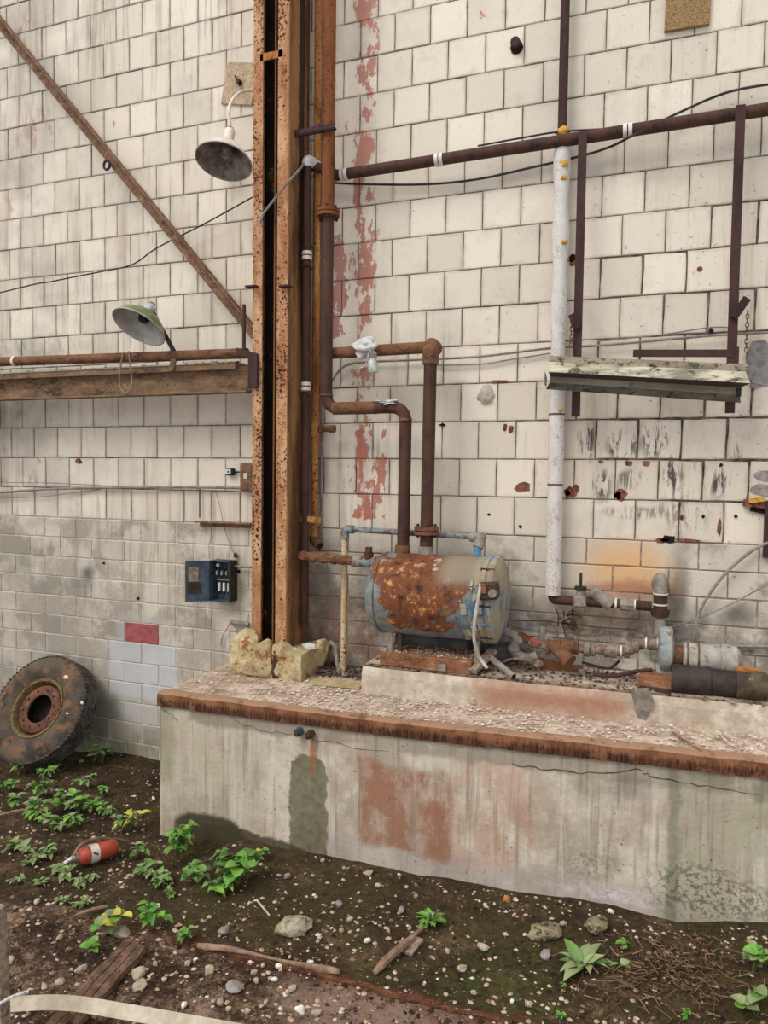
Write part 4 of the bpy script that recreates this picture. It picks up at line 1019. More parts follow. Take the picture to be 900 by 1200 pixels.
# timber base below tank
zc = 1.205
bt = thing('timber_bed', (P(500, 770, -.5).x, -.42, 1.2), 'rust coloured timber bed under the tank on the concrete kerb', 'timber')
xq0 = P(446, 770, -.56).x; xq1 = P(553, 785, -.56).x
bm = B(); box(bm, ((xq0 + xq1) / 2, -.555, 1.255), (xq1 - xq0, .05, .10), None, .006); 
for v in bm.verts: v.co.z += mnoise.noise(v.co * 4) * .01
M_RTIM = rust('rust_timber', (84, 52, 36), (142, 98, 70), (190, 150, 120), 14, (.36, .5, .64), (.4, 1, 1), speck=(70, 42, 30), spk=.6, bs=.8)
obj('front_plank', bm, M_RTIM, bt); bm = B(); box(bm, ((xq0 + xq1) / 2 + .01, -.37, 1.265), (xq1 - xq0 + .05, .30, .09), Matrix.Rotation(.02, 3, 'Z'), .006); obj('bed_plank', bm, M_RTIM, bt)
bm = B(); box(bm, (xq1 - .22, -.595, 1.245), (.06, .02, .05)); obj('cleat', bm, M_GREYM, bt)
pts = [(xq0 + rnd.random() * (xq1 - xq0), rnd.uniform(-.56, -.25), 1.313) for _ in range(420)]
stuff_stones('bed_debris', M_RUBBLE, pts, .004, .016, 'pale flakes scattered over the timber bed under the tank', 'debris', seed=18)
bm = B(); beam(bm, P(553, 789, -.60) + Vector((0, 0, .01)), P(578, 762, -.40), .07, .03, (0, 0, 1)); obj('loose_board', bm, M_WOODG, None, lab='short grey board sticking up at the right end of the timber bed', cat='board')
a = P(574, 770, -.45); b = P(602, 793, -.60); a.z = max(a.z, 1.25); b.z = 1.235
op = thing('loose_pipe', b, 'loose open-ended grey pipe lying on the kerb right of the tank hose', 'pipe')
bm = B(); cyl(bm, a, b, .025, seg=14); obj('pipe_run', bm, M_GREYM, op, True); bm = B(); cyl(bm, b - (b - a).normalized() * .004, b + (b - a).normalized() * .001, .018, seg=12); obj('bore', bm, M_VOID, op)
# ================================================================== right-hand side
YL = -.15
lp = thing('long_pipe', P(395, 208, YL), 'long brown pipe climbing across the upper wall from the column to the right edge', 'pipe')
a = P(392, 206, YL); b = P(900, 128, YL); e = a + (b - a) * 1.9
e.z = b.z + (b.z - a.z) * .9; b0 = a; zf = lambda x: a.z + (e.z - a.z) * (x - a.x) / (e.x - a.x)
bm = B(); tube(bm, [a, e], .044, 16); obj('pipe_run', bm, M_RPIPE, lp, True)
for px in (404, 515, 735): q = P(px, 180, YL); q = Vector((q.x, YL, zf(q.x))); collar(lp, q + (e - a).normalized() * -.018, e - a, .052, .028, M_WHITE); collar(lp, q + (e - a).normalized() * .018, e - a, .052, .028, M_WHITE)
# vertical pipe above, then white lagged pipe
YV = -.10; xv = P(659, 400, YV).x
q = P(662, 60, YV); vtop = thing('upper_riser', (P(660, 150, YV).x, YV, P(660, 152, YV).z), 'thin dark brown vertical pipe above the long pipe, ending in yellow foam', 'pipe')
bm = B(); tube(bm, [(P(661, 60, YV).x, YV, 9.4), P(659, 150, YV)], .034, 12); obj('pipe_run', bm, M_RDK, vtop, True)
bm = B(); rock(bm, P(660, 153, YV - .02), (.12, .09, .07), 3, .5, 5); obj('foam_blob', bm, M_FOAM, vtop)
wl_ = thing('lagged_pipe', P(648, 697, YV), 'white lagged vertical pipe with yellow foam spots, from the long pipe down to an elbow', 'pipe')
t0 = P(659, 172, YV); t1 = P(648, 697, YV); pl = [t0.lerp(t1, t / 60) for t in range(61)]
bm = B(); tube(bm, pl, lambda t: .058 + .006 * math.sin(t * 40) * (1 if t < .5 else .3), 16, rough=.03); obj('lagging', bm, M_LAG, wl_, True)
for py, r_ in ((192, .038), (208, .024), (284, .024), (480, .02)):
    q = P(661 if py < 400 else 657, py, YV - .055); bm = B(); rock(bm, q, (r_ * 2.2, .03, r_ * 1.8), 2, .6, py); obj('foam_spot', bm, M_FOAM, wl_)
for py in (482, 565): q = t0.lerp(t1, (py - 172) / 525); collar(wl_, q, Z, .061, .012, M_RHOR, 'band')
# lower fitting line
zl = P(700, 706, YV).z; x0 = t1.x
ll = thing('fitting_line', (x0, YV, zl), 'rusty level pipe with a small valve and grey fittings below the lagged pipe', 'pipe')
bm = B(); tube(bm, [(x0, YV, t1.z + .02), (x0, YV, zl), (P(764, 707, YV).x, YV, zl - .0)], .037, 14, .07); obj('pipe_run', bm, M_RPIPE, ll, True)
q = P(680, 703, YV); q.z = zl
bm = B(); box(bm, (q.x, YV, zl), (.10, .09, .09), None, .015); cyl(bm, (q.x, YV, zl + .03), (q.x, YV, zl + .10), .035, .03, 12); v_ = obj('gate_valve', bm, M_GREYM, ll)
bm = B(); cyl(bm, (q.x, YV, zl + .09), (q.x, YV, zl + .115), .045, seg=12); cyl(bm, (q.x, YV, zl + .11), (q.x, YV, zl + .22), .011, seg=8); obj('stem', bm, M_BLACKM, v_)
q = P(706, 700, YV); bm = B(); cyl(bm, (q.x + .06, YV, zl - .01), (q.x - .08, YV - .02, zl + .09), .052, .045, 14); obj('strainer', bm, M_GREYM, ll, True)
q = P(735, 700, YV); collar(ll, (q.x, YV, zl), XV, .048, .10, M_GREYM, 'union', 8); 
for px in (722, 728, 744): q = P(px, 700, YV); collar(ll, (q.x, YV, zl), XV, .042, .015, M_WHITE)
ve = thing('vent_bend', P(774, 735, YV - .02), 'short upright pipe ending in a grey hooked bend above the pump', 'pipe')
xq = P(774, 700, YV).x; zt2 = P(774, 684, YV).z
bm = B(); tube(bm, [(xq - .02, YV + .08, zt2 - .02), (xq, YV, zt2 + .05), (xq, YV - .02, zt2 - .08)], .05, 14, .08); obj('hooked_bend', bm, M_GREYM, ve, True)
bm = B(); cyl(bm, (xq, YV - .02, zt2 - .06), (xq, YV - .02, zt2 - .20), .05, seg=14); obj('brown_sleeve', bm, M_RDK, ve, True)
for dz_ in (-.07, -.15): collar(ve, (xq, YV - .02, zt2 + dz_), Z, .054, .012, M_WHITE)
bm = B(); cyl(bm, (xq, YV - .02, zt2 - .19), (xq, YV - .02, zt2 - .24), .07, .06, 8); obj('hex_union', bm, M_RPIPE, ve)
bm = B(); cyl(bm, (xq, YV - .02, zt2 - .24), (xq + .0, YV - .04, P(774, 742, YV).z), .038, seg=12); obj('tail_pipe', bm, M_GREYM, ve, True)
# hanging flat strips with arms
def strip(px_t, py_t, py_b, Y, lab, arm, side):
    t = P(px_t, py_t, Y); bb = P(px_t, py_b, Y); st = thing('hanging_strip', (t.x, Y, bb.z), lab, 'strip')
    bm = B(); box(bm, (t.x, Y, (t.z + bb.z) / 2), (.062, .012, t.z - bb.z)); obj('flat_bar', bm, M_RDK, st)
    q0 = P(*arm[0], Y - .05); q1 = P(*arm[1], Y - .02); q1.x = t.x
    bm = B(); beam(bm, q0, (t.x, Y - .02, q1.z), .055, .03, (0, -1, 0)); obj('arm', bm, M_RDK, st)
    bm = B(); box(bm, (t.x + .005, Y - .016, (q1.z + bb.z) / 2), (.075, .02, (q1.z - P(px_t, 415, Y).z) + .0) if side else (.07, .02, .16)); obj('doubler', bm, M_RDK, st)
    return st, q0
sA, qa = strip(683, 155, 488, -.22, 'dark flat iron strip hanging behind the left end of the trough lamp', ((670, 368), (684, 384)), 0)
sB, qb = strip(868, 123, 484, -.22, 'dark flat iron strip hanging behind the right end of the trough lamp', ((876, 349), (858, 372)), 1)
bm = B(); beam(bm, P(742, 414, -.24), P(860, 414, -.24), .05, .02, (0, -1, 0)); obj('cross_bar', bm, M_RDK, None, lab='reddish brown flat bar crossing behind the lamp to the right strip', cat='bar')
def chain(p, n, lab):
    c = thing('short_chain', (p.x, p.y, p.z - n * .028), lab, 'chain')
    for i in range(n):
        o_ = Vector((p.x, p.y, p.z - i * .028)); bm = B(); pts = []
        for k in range(11):
            t = k * 6.283 / 10; u = math.cos(t) * .010; v = math.sin(t) * .02
            pts.append(o_ + (Vector((u, 0, v)) if i % 2 else Vector((0, u, v))))
        tube(bm, pts, .0035, 5); obj('link', bm, M_RHOR, c, True)
chain(P(670, 372, -.27), 8, 'short rusty chain hanging from the left arm above the trough lamp')
chain(P(876, 366, -.27), 10, 'short rusty chain hanging from the right arm above the trough lamp')
# trough (fluorescent) lamp
ft = thing('trough_lamp', P(760, 470, -.3), 'long dirty cream trough lamp reflector without tubes, hanging tilted on the right', 'lamp')
def F(px, py, Y): return P(px, py, Y)
LA = dict(top=F(645, 417, -.36), rid=F(643, 424, -.40), lip=F(643, 436, -.46), inn=F(645, 441, -.30), mid=F(644, 448, -.27), bak=F(640, 456, -.24))
RA = dict(top=F(877, 427, -.36), rid=F(874, 436, -.40), lip=F(879, 449, -.46), inn=F(868, 454, -.30), mid=F(867, 463, -.27), bak=F(868, 472, -.24))
def sheet(name, keys, mat, th=.004, par=ft):
    bm = B(); A = [LA[k] for k in keys]; C = [RA[k] for k in keys]
    a_ = [bm.verts.new(v) for v in A]; c_ = [bm.verts.new(v) for v in C]
    for i in range(len(keys) - 1): bm.faces.new((a_[i], c_[i], c_[i + 1], a_[i + 1]))
    o = obj(name, bm, mat, par); md = o.modifiers.new('thick', 'SOLIDIFY'); md.thickness = th; md.offset = 0; return o
sheet('housing_top', ('top', 'rid'), plain('grimy_housing', (112, 102, 88), (158, 146, 124), 6, .8, dirt=(60, 52, 44), dk=.52, stretch=(.5, 1, 2))); sheet('front_wing', ('rid', 'lip'), M_FIX); sheet('shaded_trough', ('lip', 'inn'), M_BLACKM, .003)  # lip-to-inner sheet is black to paint in the shadow behind the front lip
sheet('tray', ('inn', 'mid'), M_FIXIN); sheet('rear_wing', ('mid', 'bak'), plain('grimy_wing', (84, 82, 72), (120, 116, 102), 8, .7, dirt=(52, 50, 44), dk=.52, stretch=(.5, 1, 2)))
bm = B(); prism(bm, [(0, 0), (.09, 0), (.09, .09), (0, .07)], LA['bak'] + Vector((0, -.02, .02)), Vector((0, -1, 0)), Z, (.006, 0, 0)); obj('end_plate', bm, M_FIXIN, ft)
bm = B(); box(bm, RA['inn'] + Vector((-.01, .02, -.03)), (.03, .04, .06)); obj('tube_socket', bm, M_CHAR, ft)
bm = B(); beam(bm, LA['top'] + (RA['top'] - LA['top']) * .0 + Vector((0, .05, -.03)), RA['top'] + Vector((0, .05, -.03)), .10, .05, (0, 0, 1)); obj('spine_box', bm, M_FIXIN, ft)
pts = []
for i in range(260):
    t = rnd.random() ** 1.2; q = LA['rid'].lerp(RA['rid'], t).lerp(LA['top'].lerp(RA['top'], t), rnd.random()); pts.append(tuple(q + Vector((0, 0, .003))))
stuff_stones('lamp_grit', M_DUST, pts, .002, .009, 'grit and crumbs lying on the trough lamp', 'grit', seed=28)
# cables
def cable(pts, r, mat, lab, Y=None, cat='cable', name='cable', seg=6):
    pp = [P(a_, b_, (Y if len(c_) == 0 else c_[0])) for a_, b_, *c_ in pts]
    bm = B(); tube(bm, smoothpath(pp, 8), r, seg); return obj(name, bm, mat, None, True, lab, cat)
cable([(385, 214), (430, 216), (500, 216), (560, 210), (620, 197), (680, 183), (715, 172), (745, 157, -.20), (800, 130), (850, 109), (900, 99), (960, 92), (1200, 80)], .009, M_CABLE, 'black cable sagging under the long pipe, then arching above it at the right', -.06)
cable([(560, 171), (620, 160), (660, 154), (735, 149), (800, 138), (900, 121), (980, 108)], .007, M_CABLE, 'thin black cable lying along the top of the long pipe', -.14)
cable([(372, 461), (385, 452), (400, 432), (420, 425), (480, 422), (560, 418), (645, 408), (700, 405), (780, 398), (850, 392), (940, 388)], .010, M_GCABLE, 'grey cable strung level across the wall behind the lagged pipe', -.05)
cable([(500, 428), (560, 427), (600, 421), (645, 414)], .005, M_GCABLE, 'thin wire sagging just under the level grey cable', -.03)
cable([(700, 400), (770, 393), (830, 384), (862, 384)], .005, M_GCABLE, 'thin wire just above the trough lamp', -.03)
cable([(873, 444), (885, 449), (905, 452), (940, 452)], .007, M_GCABLE, 'grey cable leaving the right end of the trough lamp', -.25)
cable([(900, 636), (885, 643), (865, 658), (845, 678), (826, 705), (816, 730), (813, 756)], .012, M_GCABLE, 'grey flexible conduit curving down the wall to the pump motor', -.06)
cable([(900, 684), (860, 706), (820, 724), (780, 737)], .006, M_GCABLE, 'thin cord stretched diagonally down the wall above the motor', -.05)
cable([(812, 756), (860, 757), (930, 758)], .016, M_GCABLE, 'thin level conduit low on the wall behind the motor', -.04)
cable([(602, 727), (640, 728), (665, 731), (700, 735), (745, 738)], .004, M_CABLE, 'thin dark wire along the damp wall right of the tank', -.03)
cable([(-300, 420), (0, 343), (60, 330), (120, 318), (155, 310), (185, 290), (240, 262), (296, 231)], .0065, M_CABLE, 'thin black wire swooping from the left edge up to the column', -.10)
cable([(-420, 586), (-60, 578), (0, 577), (60, 573), (150, 571.5), (230, 571), (287, 572)], .013, M_GCABLE, 'grey conduit running level across the left wall under the tiles', -.04, 'conduit', 'wall_conduit', 10)
cable([(-200, 560), (0, 565), (60, 566), (120, 569), (160, 571)], .004, M_GCABLE, 'thin wire just above the grey wall conduit', -.03)
cable([(-200, 592), (0, 584), (50, 582), (90, 577), (120, 573)], .004, M_GCABLE, 'thin wire just under the grey wall conduit', -.03)
cable([(246, 655), (245, 640), (248, 620), (247, 574)], .003, M_GCABLE, 'hair-thin wire rising from the fuse box', -.03)
cable([(252, 574), (258, 595), (262, 615), (270, 640), (276, 652)], .003, M_GCABLE, 'hair-thin curved wire right of the fuse box', -.03)
cable([(270, 729), (266, 737), (261, 745), (259, 757)], .004, plain('pink_wire', (150, 86, 84), (176, 116, 110), 10, .7), 'faded red wire dangling on the wall beside the column footing', -.03)
cable([(271, 730), (278, 740), (275, 752), (268, 760)], .003, M_GCABLE, 'grey wire loop dangling beside the column footing', -.03)
bm = B(); tube(bm, [P(270, 729, -.04), P(292, 732, -.04)], .02, 8); obj('pipe_stub', bm, M_GREYM, None, True, 'short grey pipe stub at the wall left of the column base', 'pipe')
cable([(234, 573), (234, 607)], .006, M_CHAR, 'black wire from the conduit down to the angle strip', -.03)
# boards and small wall fittings
def flat(name, px, py, wd, h, d, mat, lab, cat, rot=0, Y=-.002):
    p = P(px, py, 0); bm = B(); box(bm, (p.x, Y - d / 2, p.z), (wd, d, h), Matrix.Rotation(rot, 3, 'Y'), .003); return obj(name, bm, mat, None, lab=lab, cat=cat)
flat('speckled_board', 806, 5, .30, .36, .03, M_BOARD2, 'speckled brown fibre board cut off by the top edge of the picture', 'board', .02)
bd = flat('mounting_board', 282, 99, .32, .36, .02, M_BOARD, 'tilted plywood board behind the white enamel lamp', 'board', .20)
p = P(281, 97, -.03); bm = B(); cyl(bm, (p.x, -.02, p.z), (p.x, -.07, p.z), .025, .02, 8); beam(bm, (p.x, -.06, p.z), (p.x - .03, -.06, p.z + .05), .015, .015); obj('iron_hook', bm, M_CHAR, None, lab='small black iron hook on the tilted plywood board', cat='hook')
p = P(605, 53, 0); t = thing('wall_anchor', (p.x, 0, p.z - .04), 'rusty round bolt head sticking out of a tile near the top', 'bolt')
bm = B(); cyl(bm, (p.x, 0, p.z), (p.x, -.06, p.z), .042, .036, 10); obj('bolt_head', bm, M_RDK, t); bm = B(); cyl(bm, (p.x + .005, .003, p.z - .02), (p.x + .005, -.012, p.z - .02), .05, seg=10); obj('broken_rim', bm, M_VOID, t)
# small socket and orange box beside the column
p = P(272, 553, 0); t = thing('wall_socket', (p.x, 0, p.z - .04), 'small grey outlet box with a stub wire left of the column', 'socket')
bm = B(); box(bm, (p.x, -.03, p.z), (.085, .05, .065), None, .01); obj('casing', bm, M_CHAR, t)
bm = B(); box(bm, (p.x - .008, -.058, p.z + .003), (.06, .006, .045), None, .002); obj('cover', bm, M_RAG, t); bm = B(); cyl(bm, (p.x - .005, -.06, p.z), (p.x - .005, -.064, p.z), .008, seg=8); obj('hole', bm, M_VOID, t)
bm = B(); tube(bm, [(p.x + .04, -.03, p.z - .002), (p.x + .11, -.035, p.z)], .008, 6); obj('stub_wire', bm, M_CHAR, t)
p = P(291, 559, -.02); t = thing('junction_box', (p.x, -.02, p.z - .12), 'rusty orange junction box tucked against the column', 'box')
bm = B(); box(bm, (p.x + .01, -.04, p.z), (.13, .08, .25), None, .008); obj('casing', bm, M_RBRACE, t); bm = B(); box(bm, (p.x + .01, -.084, p.z + .01), (.04, .006, .05), None, .001); obj('sticker', bm, M_PAPER, t); 
# angle strip
p0 = P(232, 611, -.02); p1 = P(297, 612, -.02)
t = thing('angle_strip', p0, 'short rusty angle strip on the left wall above the fuse box', 'bracket')
bm = B(); beam(bm, (p0.x, -.04, p0.z), (p1.x, -.04, p0.z), .012, .08, (0, -1, 0)); obj('top_leg', bm, M_RBRACE, t)
bm = B(); beam(bm, (p0.x + .02, -.012, p0.z - .02), (p1.x, -.012, p0.z - .02), .05, .012, (0, -1, 0)); obj('wall_leg', bm, M_RBRACE, t)
# clay core fragment at the right edge
p = P(885, 594, 0); t = thing('broken_tile_core', (p.x, 0, p.z - .1), 'broken terracotta tile core jutting from the wall at the right edge', 'tile')
bm = B(); box(bm, (p.x + .02, -.02, p.z + .02), (.20, .05, .05), Matrix.Rotation(.1, 3, 'Y')); obj('clay_web', bm, M_CLAY, t)
bm = B(); box(bm, (p.x + .0, -.045, p.z + .05), (.10, .05, .03), Matrix.Rotation(-.15, 3, 'Y')); obj('ochre_edge', bm, M_FOAM, t)
bm = B(); box(bm, (p.x + .04, -.008, p.z - .01), (.14, .03, .07), Matrix.Rotation(.2, 3, 'Y')); obj('dark_cell', bm, M_VOID, t)
bm = B(); box(bm, (P(893, 620, 0).x + .03, -.03, P(893, 620, 0).z), (.04, .06, .4)); obj('clay_jamb', bm, M_RDK, t)
# ------------------------------------------------------------------ pump group
KY = -.34; kz = 1.21
def KP(px, py, Y=KY): return P(px, py, Y)
pm = thing('pump_motor', (KP(800, 770).x, KY, kz), 'small pump with pale grey motor at the right end of the kerb', 'pump')
c = KP(780, 762); bm = B(); lathe(bm, [(0, -.05), (.07, -.05), (.15, -.035), (.155, 0), (.15, .035), (.07, .055), (0, .055)], c, XV, 28); box(bm, c + Vector((0, 0, .10)), (.09, .12, .12), None, .01); box(bm, c + Vector((0, 0, -.13)), (.12, .16, .05), None, .005); obj('volute', bm, plain('pump_blue_grey', (130, 140, 142), (164, 164, 156), 10, .7, dirt=(122, 92, 70), dk=.56), pm, True)
bm = B(); cyl(bm, KP(787, 768), KP(801, 769), .085, .07, 12); obj('coupling_yoke', bm, M_RHOR, pm)
a = KP(800, 769); b = KP(846, 770); b.z = a.z
bm = B(); lathe(bm, [(0, 0), (.085, 0), (.098, .01), (.098, (b - a).length), (0, (b - a).length)], a, XV, 24); obj('motor_case', bm, M_MOTOR, pm, True)
bm = B(); e_ = b; lathe(bm, [(.104, -.01), (.104, .03), (.10, .09), (.07, .115), (0, .12)], e_, XV, 24); obj('end_bell', bm, M_MOTOR, pm, True)
for q in (.03, .10): collar(pm, a + XV * q, XV, .101, .012, M_RHOR, 'band', 24)
bm = B(); box(bm, (a + b) / 2 + Vector((0, 0, -.105)), (.22, .14, .03)); obj('foot', bm, M_RPIPE, pm)
# suction line
def line(pts, r, mat, par, name='pipe_run'): 
    bm = B(); tube(bm, pts, r, 12, .04); return obj(name, bm, mat, par, True)
M_TAN = plain('dusty_tan_pipe', (112, 98, 86), (150, 134, 118), 16, .85, dirt=(92, 64, 48), dk=.52)
sl = thing('suction_line', KP(676, 762), 'tan pipe with several couplings zigzagging into the pump from the left', 'pipe')
line([KP(664, 758), KP(735, 764), KP(748, 755), KP(774, 753)], .036, M_TAN, sl)
for px, py, r_, l_ in ((688, 761, .052, .04), (695, 762, .045, .03), (715, 763, .047, .09), (735, 763, .05, .04), (745, 757, .046, .04), (765, 754, .048, .05)): collar(sl, KP(px, py), XV, r_, l_, M_TAN)
for px, py in ((676, 760), (722, 763), (728, 763), (757, 754), (770, 754)): collar(sl, KP(px, py), XV, .041, .012, M_WHITE, 'pale_ring')
yv = thing('y_strainer', KP(660, 775), 'rusty wye strainer body at the middle of the kerb', 'valve')
bm = B(); tube(bm, [KP(642, 757), KP(676, 759)], .05, 14); obj('body', bm, M_RHOR, yv, True); bm = B(); cyl(bm, KP(650, 757), KP(668, 776, KY - .08), .05, .058, 12); obj('branch', bm, M_RHOR, yv, True)
for px in (642, 655, 676): collar(yv, KP(px, 758), XV, .06, .02, M_RHOR)
bv = thing('ball_valve', KP(632, 760), 'small valve with a faded red lever between tank and strainer', 'valve')
bm = B(); tube(bm, [KP(620, 752), KP(644, 758)], .035, 12); obj('body', bm, M_TAN, bv, True)
bm = B(); beam(bm, KP(622, 748, KY - .05), KP(632, 754, KY - .05), .03, .012); obj('lever', bm, M_EXT, bv, lab='faded red lever')
bm = B(); tube(bm, [KP(634, 752), KP(637, 735)], .022, 8); obj('stem', bm, M_GREYM, bv, True)
el = thing('tank_outlet', KP(600, 765), 'cluster of dusty grey elbows at the tank outlet, right of the drum', 'pipe')
line([KP(592, 741, -.30), KP(606, 745), KP(601, 765), KP(618, 772), KP(630, 768)], .036, M_GREYM, el)
line([KP(600, 740, -.30), KP(615, 748), KP(622, 752)], .032, M_RHOR, el, 'rusty_elbow')
for px, py in ((607, 750), (602, 760), (612, 770)): 
    q = KP(px, py); bm = B(); rock(bm, q, (.1, .1, .075), 2, .15, px, flat=False); obj('fitting_lump', bm, M_GREYM, el, True)
bm = B(); cyl(bm, KP(628, 782, -.46), KP(634, 775, -.44), .03, seg=12); obj('short_nipple', bm, M_TAN, None, True, 'short loose tan pipe nipple lying in front of the valves', 'pipe')
cable([(589, 776, -.45), (600, 772, -.47), (615, 773, -.48), (630, 778, -.46)], .009, M_TAN, 'thin tan tube curving over the debris between tank and valve', -.45, 'tube', 'thin_tube')
bp_ = KP(648, 768); bm = B(); prism(bm, [(-.16, -.08), (.16, -.08), (.19, .0), (-.14, .04)], (bp_.x, -.22, 1.26), XV, Z, (0, .012, 0)); obj('brown_sheet', bm, M_RTIM, None, lab='brown rusted sheet leaning behind the wye strainer', cat='sheet')
# black motor / burnt tube in front
bt_ = thing('burnt_cylinder', KP(800, 810, -.46), 'long charred black cylinder lying in front of the pump', 'cylinder')
a = P(787, 800, -.47); b = P(832, 803, -.47); c_ = P(862, 806, -.47); d_ = P(897, 811, -.47)
a.z = b.z = c_.z = d_.z = 1.305; 
bm = B(); lathe(bm, [(0, 0), (.098, 0), (.10, .004), (.10, (b - a).length)], a, XV, 22); obj('sleeve', bm, M_BLACKM, bt_, True)
bm = B(); lathe(bm, [(.088, 0), (.088, (c_ - b).length)], b, XV, 22); obj('middle_tube', bm, M_BLACKM, bt_, True)
bm = B(); lathe(bm, [(.0, 0), (.098, 0), (.10, (d_ - c_).length), (.06, (d_ - c_).length + .02), (0, (d_ - c_).length + .02)], c_, XV, 22); obj('end_case', bm, plain('charred_yellowish', (58, 48, 38), (96, 84, 62), 8, .6, dirt=(150, 140, 96), dk=.6), bt_, True)
bm = B(); box(bm, c_ + Vector((.07, .03, .100)), (.15, .08, .03), Matrix.Rotation(.12, 3, 'Y')); obj('rust_flake', bm, M_RORG, bt_)
wb = thing('rusted_block', KP(770, 800, -.45), 'dark red-brown rusted block beside the pump foot', 'block')
bm = B(); box(bm, (P(770, 788, -.42).x, -.42, 1.265), (.22, .20, .11), Matrix.Rotation(-.12, 3, 'Z'), .008); obj('block_body', bm, M_RTIM, wb)
bm = B(); box(bm, (P(768, 800, -.5).x, -.53, 1.225), (.20, .05, .035), Matrix.Rotation(-.2, 3, 'Z')); obj('rust_scale', bm, M_RPIPE, wb)
bm = B(); tube(bm, smoothpath([P(695, 790, -.44), P(720, 792, -.46), P(745, 787, -.44), P(764, 785, -.42)]), .014, 6, rough=.3); obj('rusty_strip', bm, M_RDK, None, lab='curled dark rusty strip on the kerb left of the rusted block', cat='strip')
bm = B(); tube(bm, smoothpath([P(682, 776, -.3), P(700, 781, -.3), P(715, 783, -.3), P(726, 774, -.3)]), .010, 6); obj('black_hose', bm, M_CABLE, None, True, 'bit of black hose on the kerb behind the curled strip', 'hose')
q = PZ(757, 826, 1.09); bm = B(); prism(bm, [(-.09, .12), (.02, .14), (.06, .05), (.0, -.14), (-.05, -.06)], P(755, 828, -.655), XV, (0, -.25, 1), (0, -.012, 0)); obj('paint_curl', bm, M_GREYM, None, lab='curled grey paint sheet leaning on the kerb face', cat='sheet')
# dried weeds clump hanging on wall
bm = B(); rn2 = random.Random(3)
p = P(663, 728, -.03)
for i in range(26):
    a0 = p + Vector((rn2.uniform(-.06, .06), 0, rn2.uniform(-.03, .05))); b0_ = a0 + Vector((rn2.uniform(-.08, .10), -.02, rn2.uniform(-.10, .06))); tube(bm, smoothpath([a0, (a0 + b0_) / 2 + Vector((0, -.03, .02)), b0_], 3), .004, 4)
obj('dry_tangle', bm, M_RDK, None, lab='dark dry tangle of roots on the wall right of the tank', cat='roots', kind='stuff')
# stones sitting on the platform
def stone(px, py, pos, s, mat, lab, seed, group=None, rot=0.3):
    bm = B(); rock(bm, (pos.x, pos.y, pos.z + s[2] * .33), s, 2, .5, seed, rot); return obj('stone', bm, mat, None, lab=lab, cat='stone', group=group)
stone(0, 0, PZ(556, 825, 1.01), (.09, .07, .075), M_STONE, 'pale tan stone leaning against the kerb foot on the platform', 3)
bm = B(); beam(bm, PZ(788, 858, 1.04), PZ(822, 880, 1.045), .012, .01, (0, 0, 1)); obj('thin_rod', bm, M_STICK, None, lab='thin grey stick lying on the platform near the iron edge', cat='stick')
# ================================================================== left-hand side
# diagonal brace: angle section with rivet ring
pa = P(-40, -22, -.16); pb = P(299, 392, -.16); pa = pa + (pa - pb).normalized() * 2.2
br = thing('diagonal_brace', pb, 'rusty steel angle brace running diagonally down to the column', 'brace')
d = (pb - pa).normalized(); sd_ = d.cross(Vector((0, -1, 0))).normalized()
bm = B(); beam(bm, pa, pb, .10, .012, (0, -1, 0)); obj('face_leg', bm, M_RBRACE, br)
bm = B(); beam(bm, pa - sd_ * .048 + Vector((0, -.045, 0)), pb - sd_ * .048 + Vector((0, -.045, 0)), .010, .09, (0, -1, 0)); obj('side_leg', bm, M_RBRACE, br)
q = P(126, 194, -.19); bm = B(); tube(bm, [q + Vector((math.cos(t * .6283) * .035, -.01, math.sin(t * .6283) * .042)) for t in range(11)], .012, 6); obj('iron_ring', bm, M_CHAR, br, True, lab='small black ring')
# beam
bmz0 = P(150, 458, -.30).z
YB = -.32
bb = thing('wall_beam', (P(150, 458, YB).x, YB, P(150, 468, YB).z), 'long rusty steel beam along the left wall ending at the column', 'beam')
Lx = P(-90, 450, YB).x - 4.2; Rx = P(293, 450, YB).x
zlo = P(150, 464, YB).z; zmid = P(150, 441, YB).z; zup = P(150, 433, YB).z
bm = B(); box(bm, ((Lx + Rx) / 2, YB + .02, (zlo + zmid) / 2 + .03), (Rx - Lx, .014, zmid - zlo + .04)); obj('web_plate', bm, M_RBEAM, bb)
bm = B(); box(bm, ((Lx + Rx) / 2, YB - .02, zlo), (Rx - Lx, .10, .014)); obj('bottom_flange', bm, M_RBEAM, bb)
bm = B(); box(bm, ((Lx + Rx) / 2 - .06, YB - .035, zmid + .045), (Rx - Lx - .12, .016, .055)); obj('top_flange_edge', bm, M_RBEAM, bb)
bm = B(); box(bm, ((Lx + Rx) / 2 - .06, YB + .06, zmid + .075), (Rx - Lx - .12, .22, .012)); obj('top_flange', bm, M_RLEDGE, bb, lab='ledge with flaking pale paint and moss')
pts = [(rnd.uniform(Lx, Rx - .1), rnd.uniform(YB - .02, YB + .12), zmid + .085) for _ in range(1200)]
stuff_stones('ledge_debris', M_DUST, pts, .005, .024, 'crumbs and moss lying on the left wall beam', 'debris', seed=38)
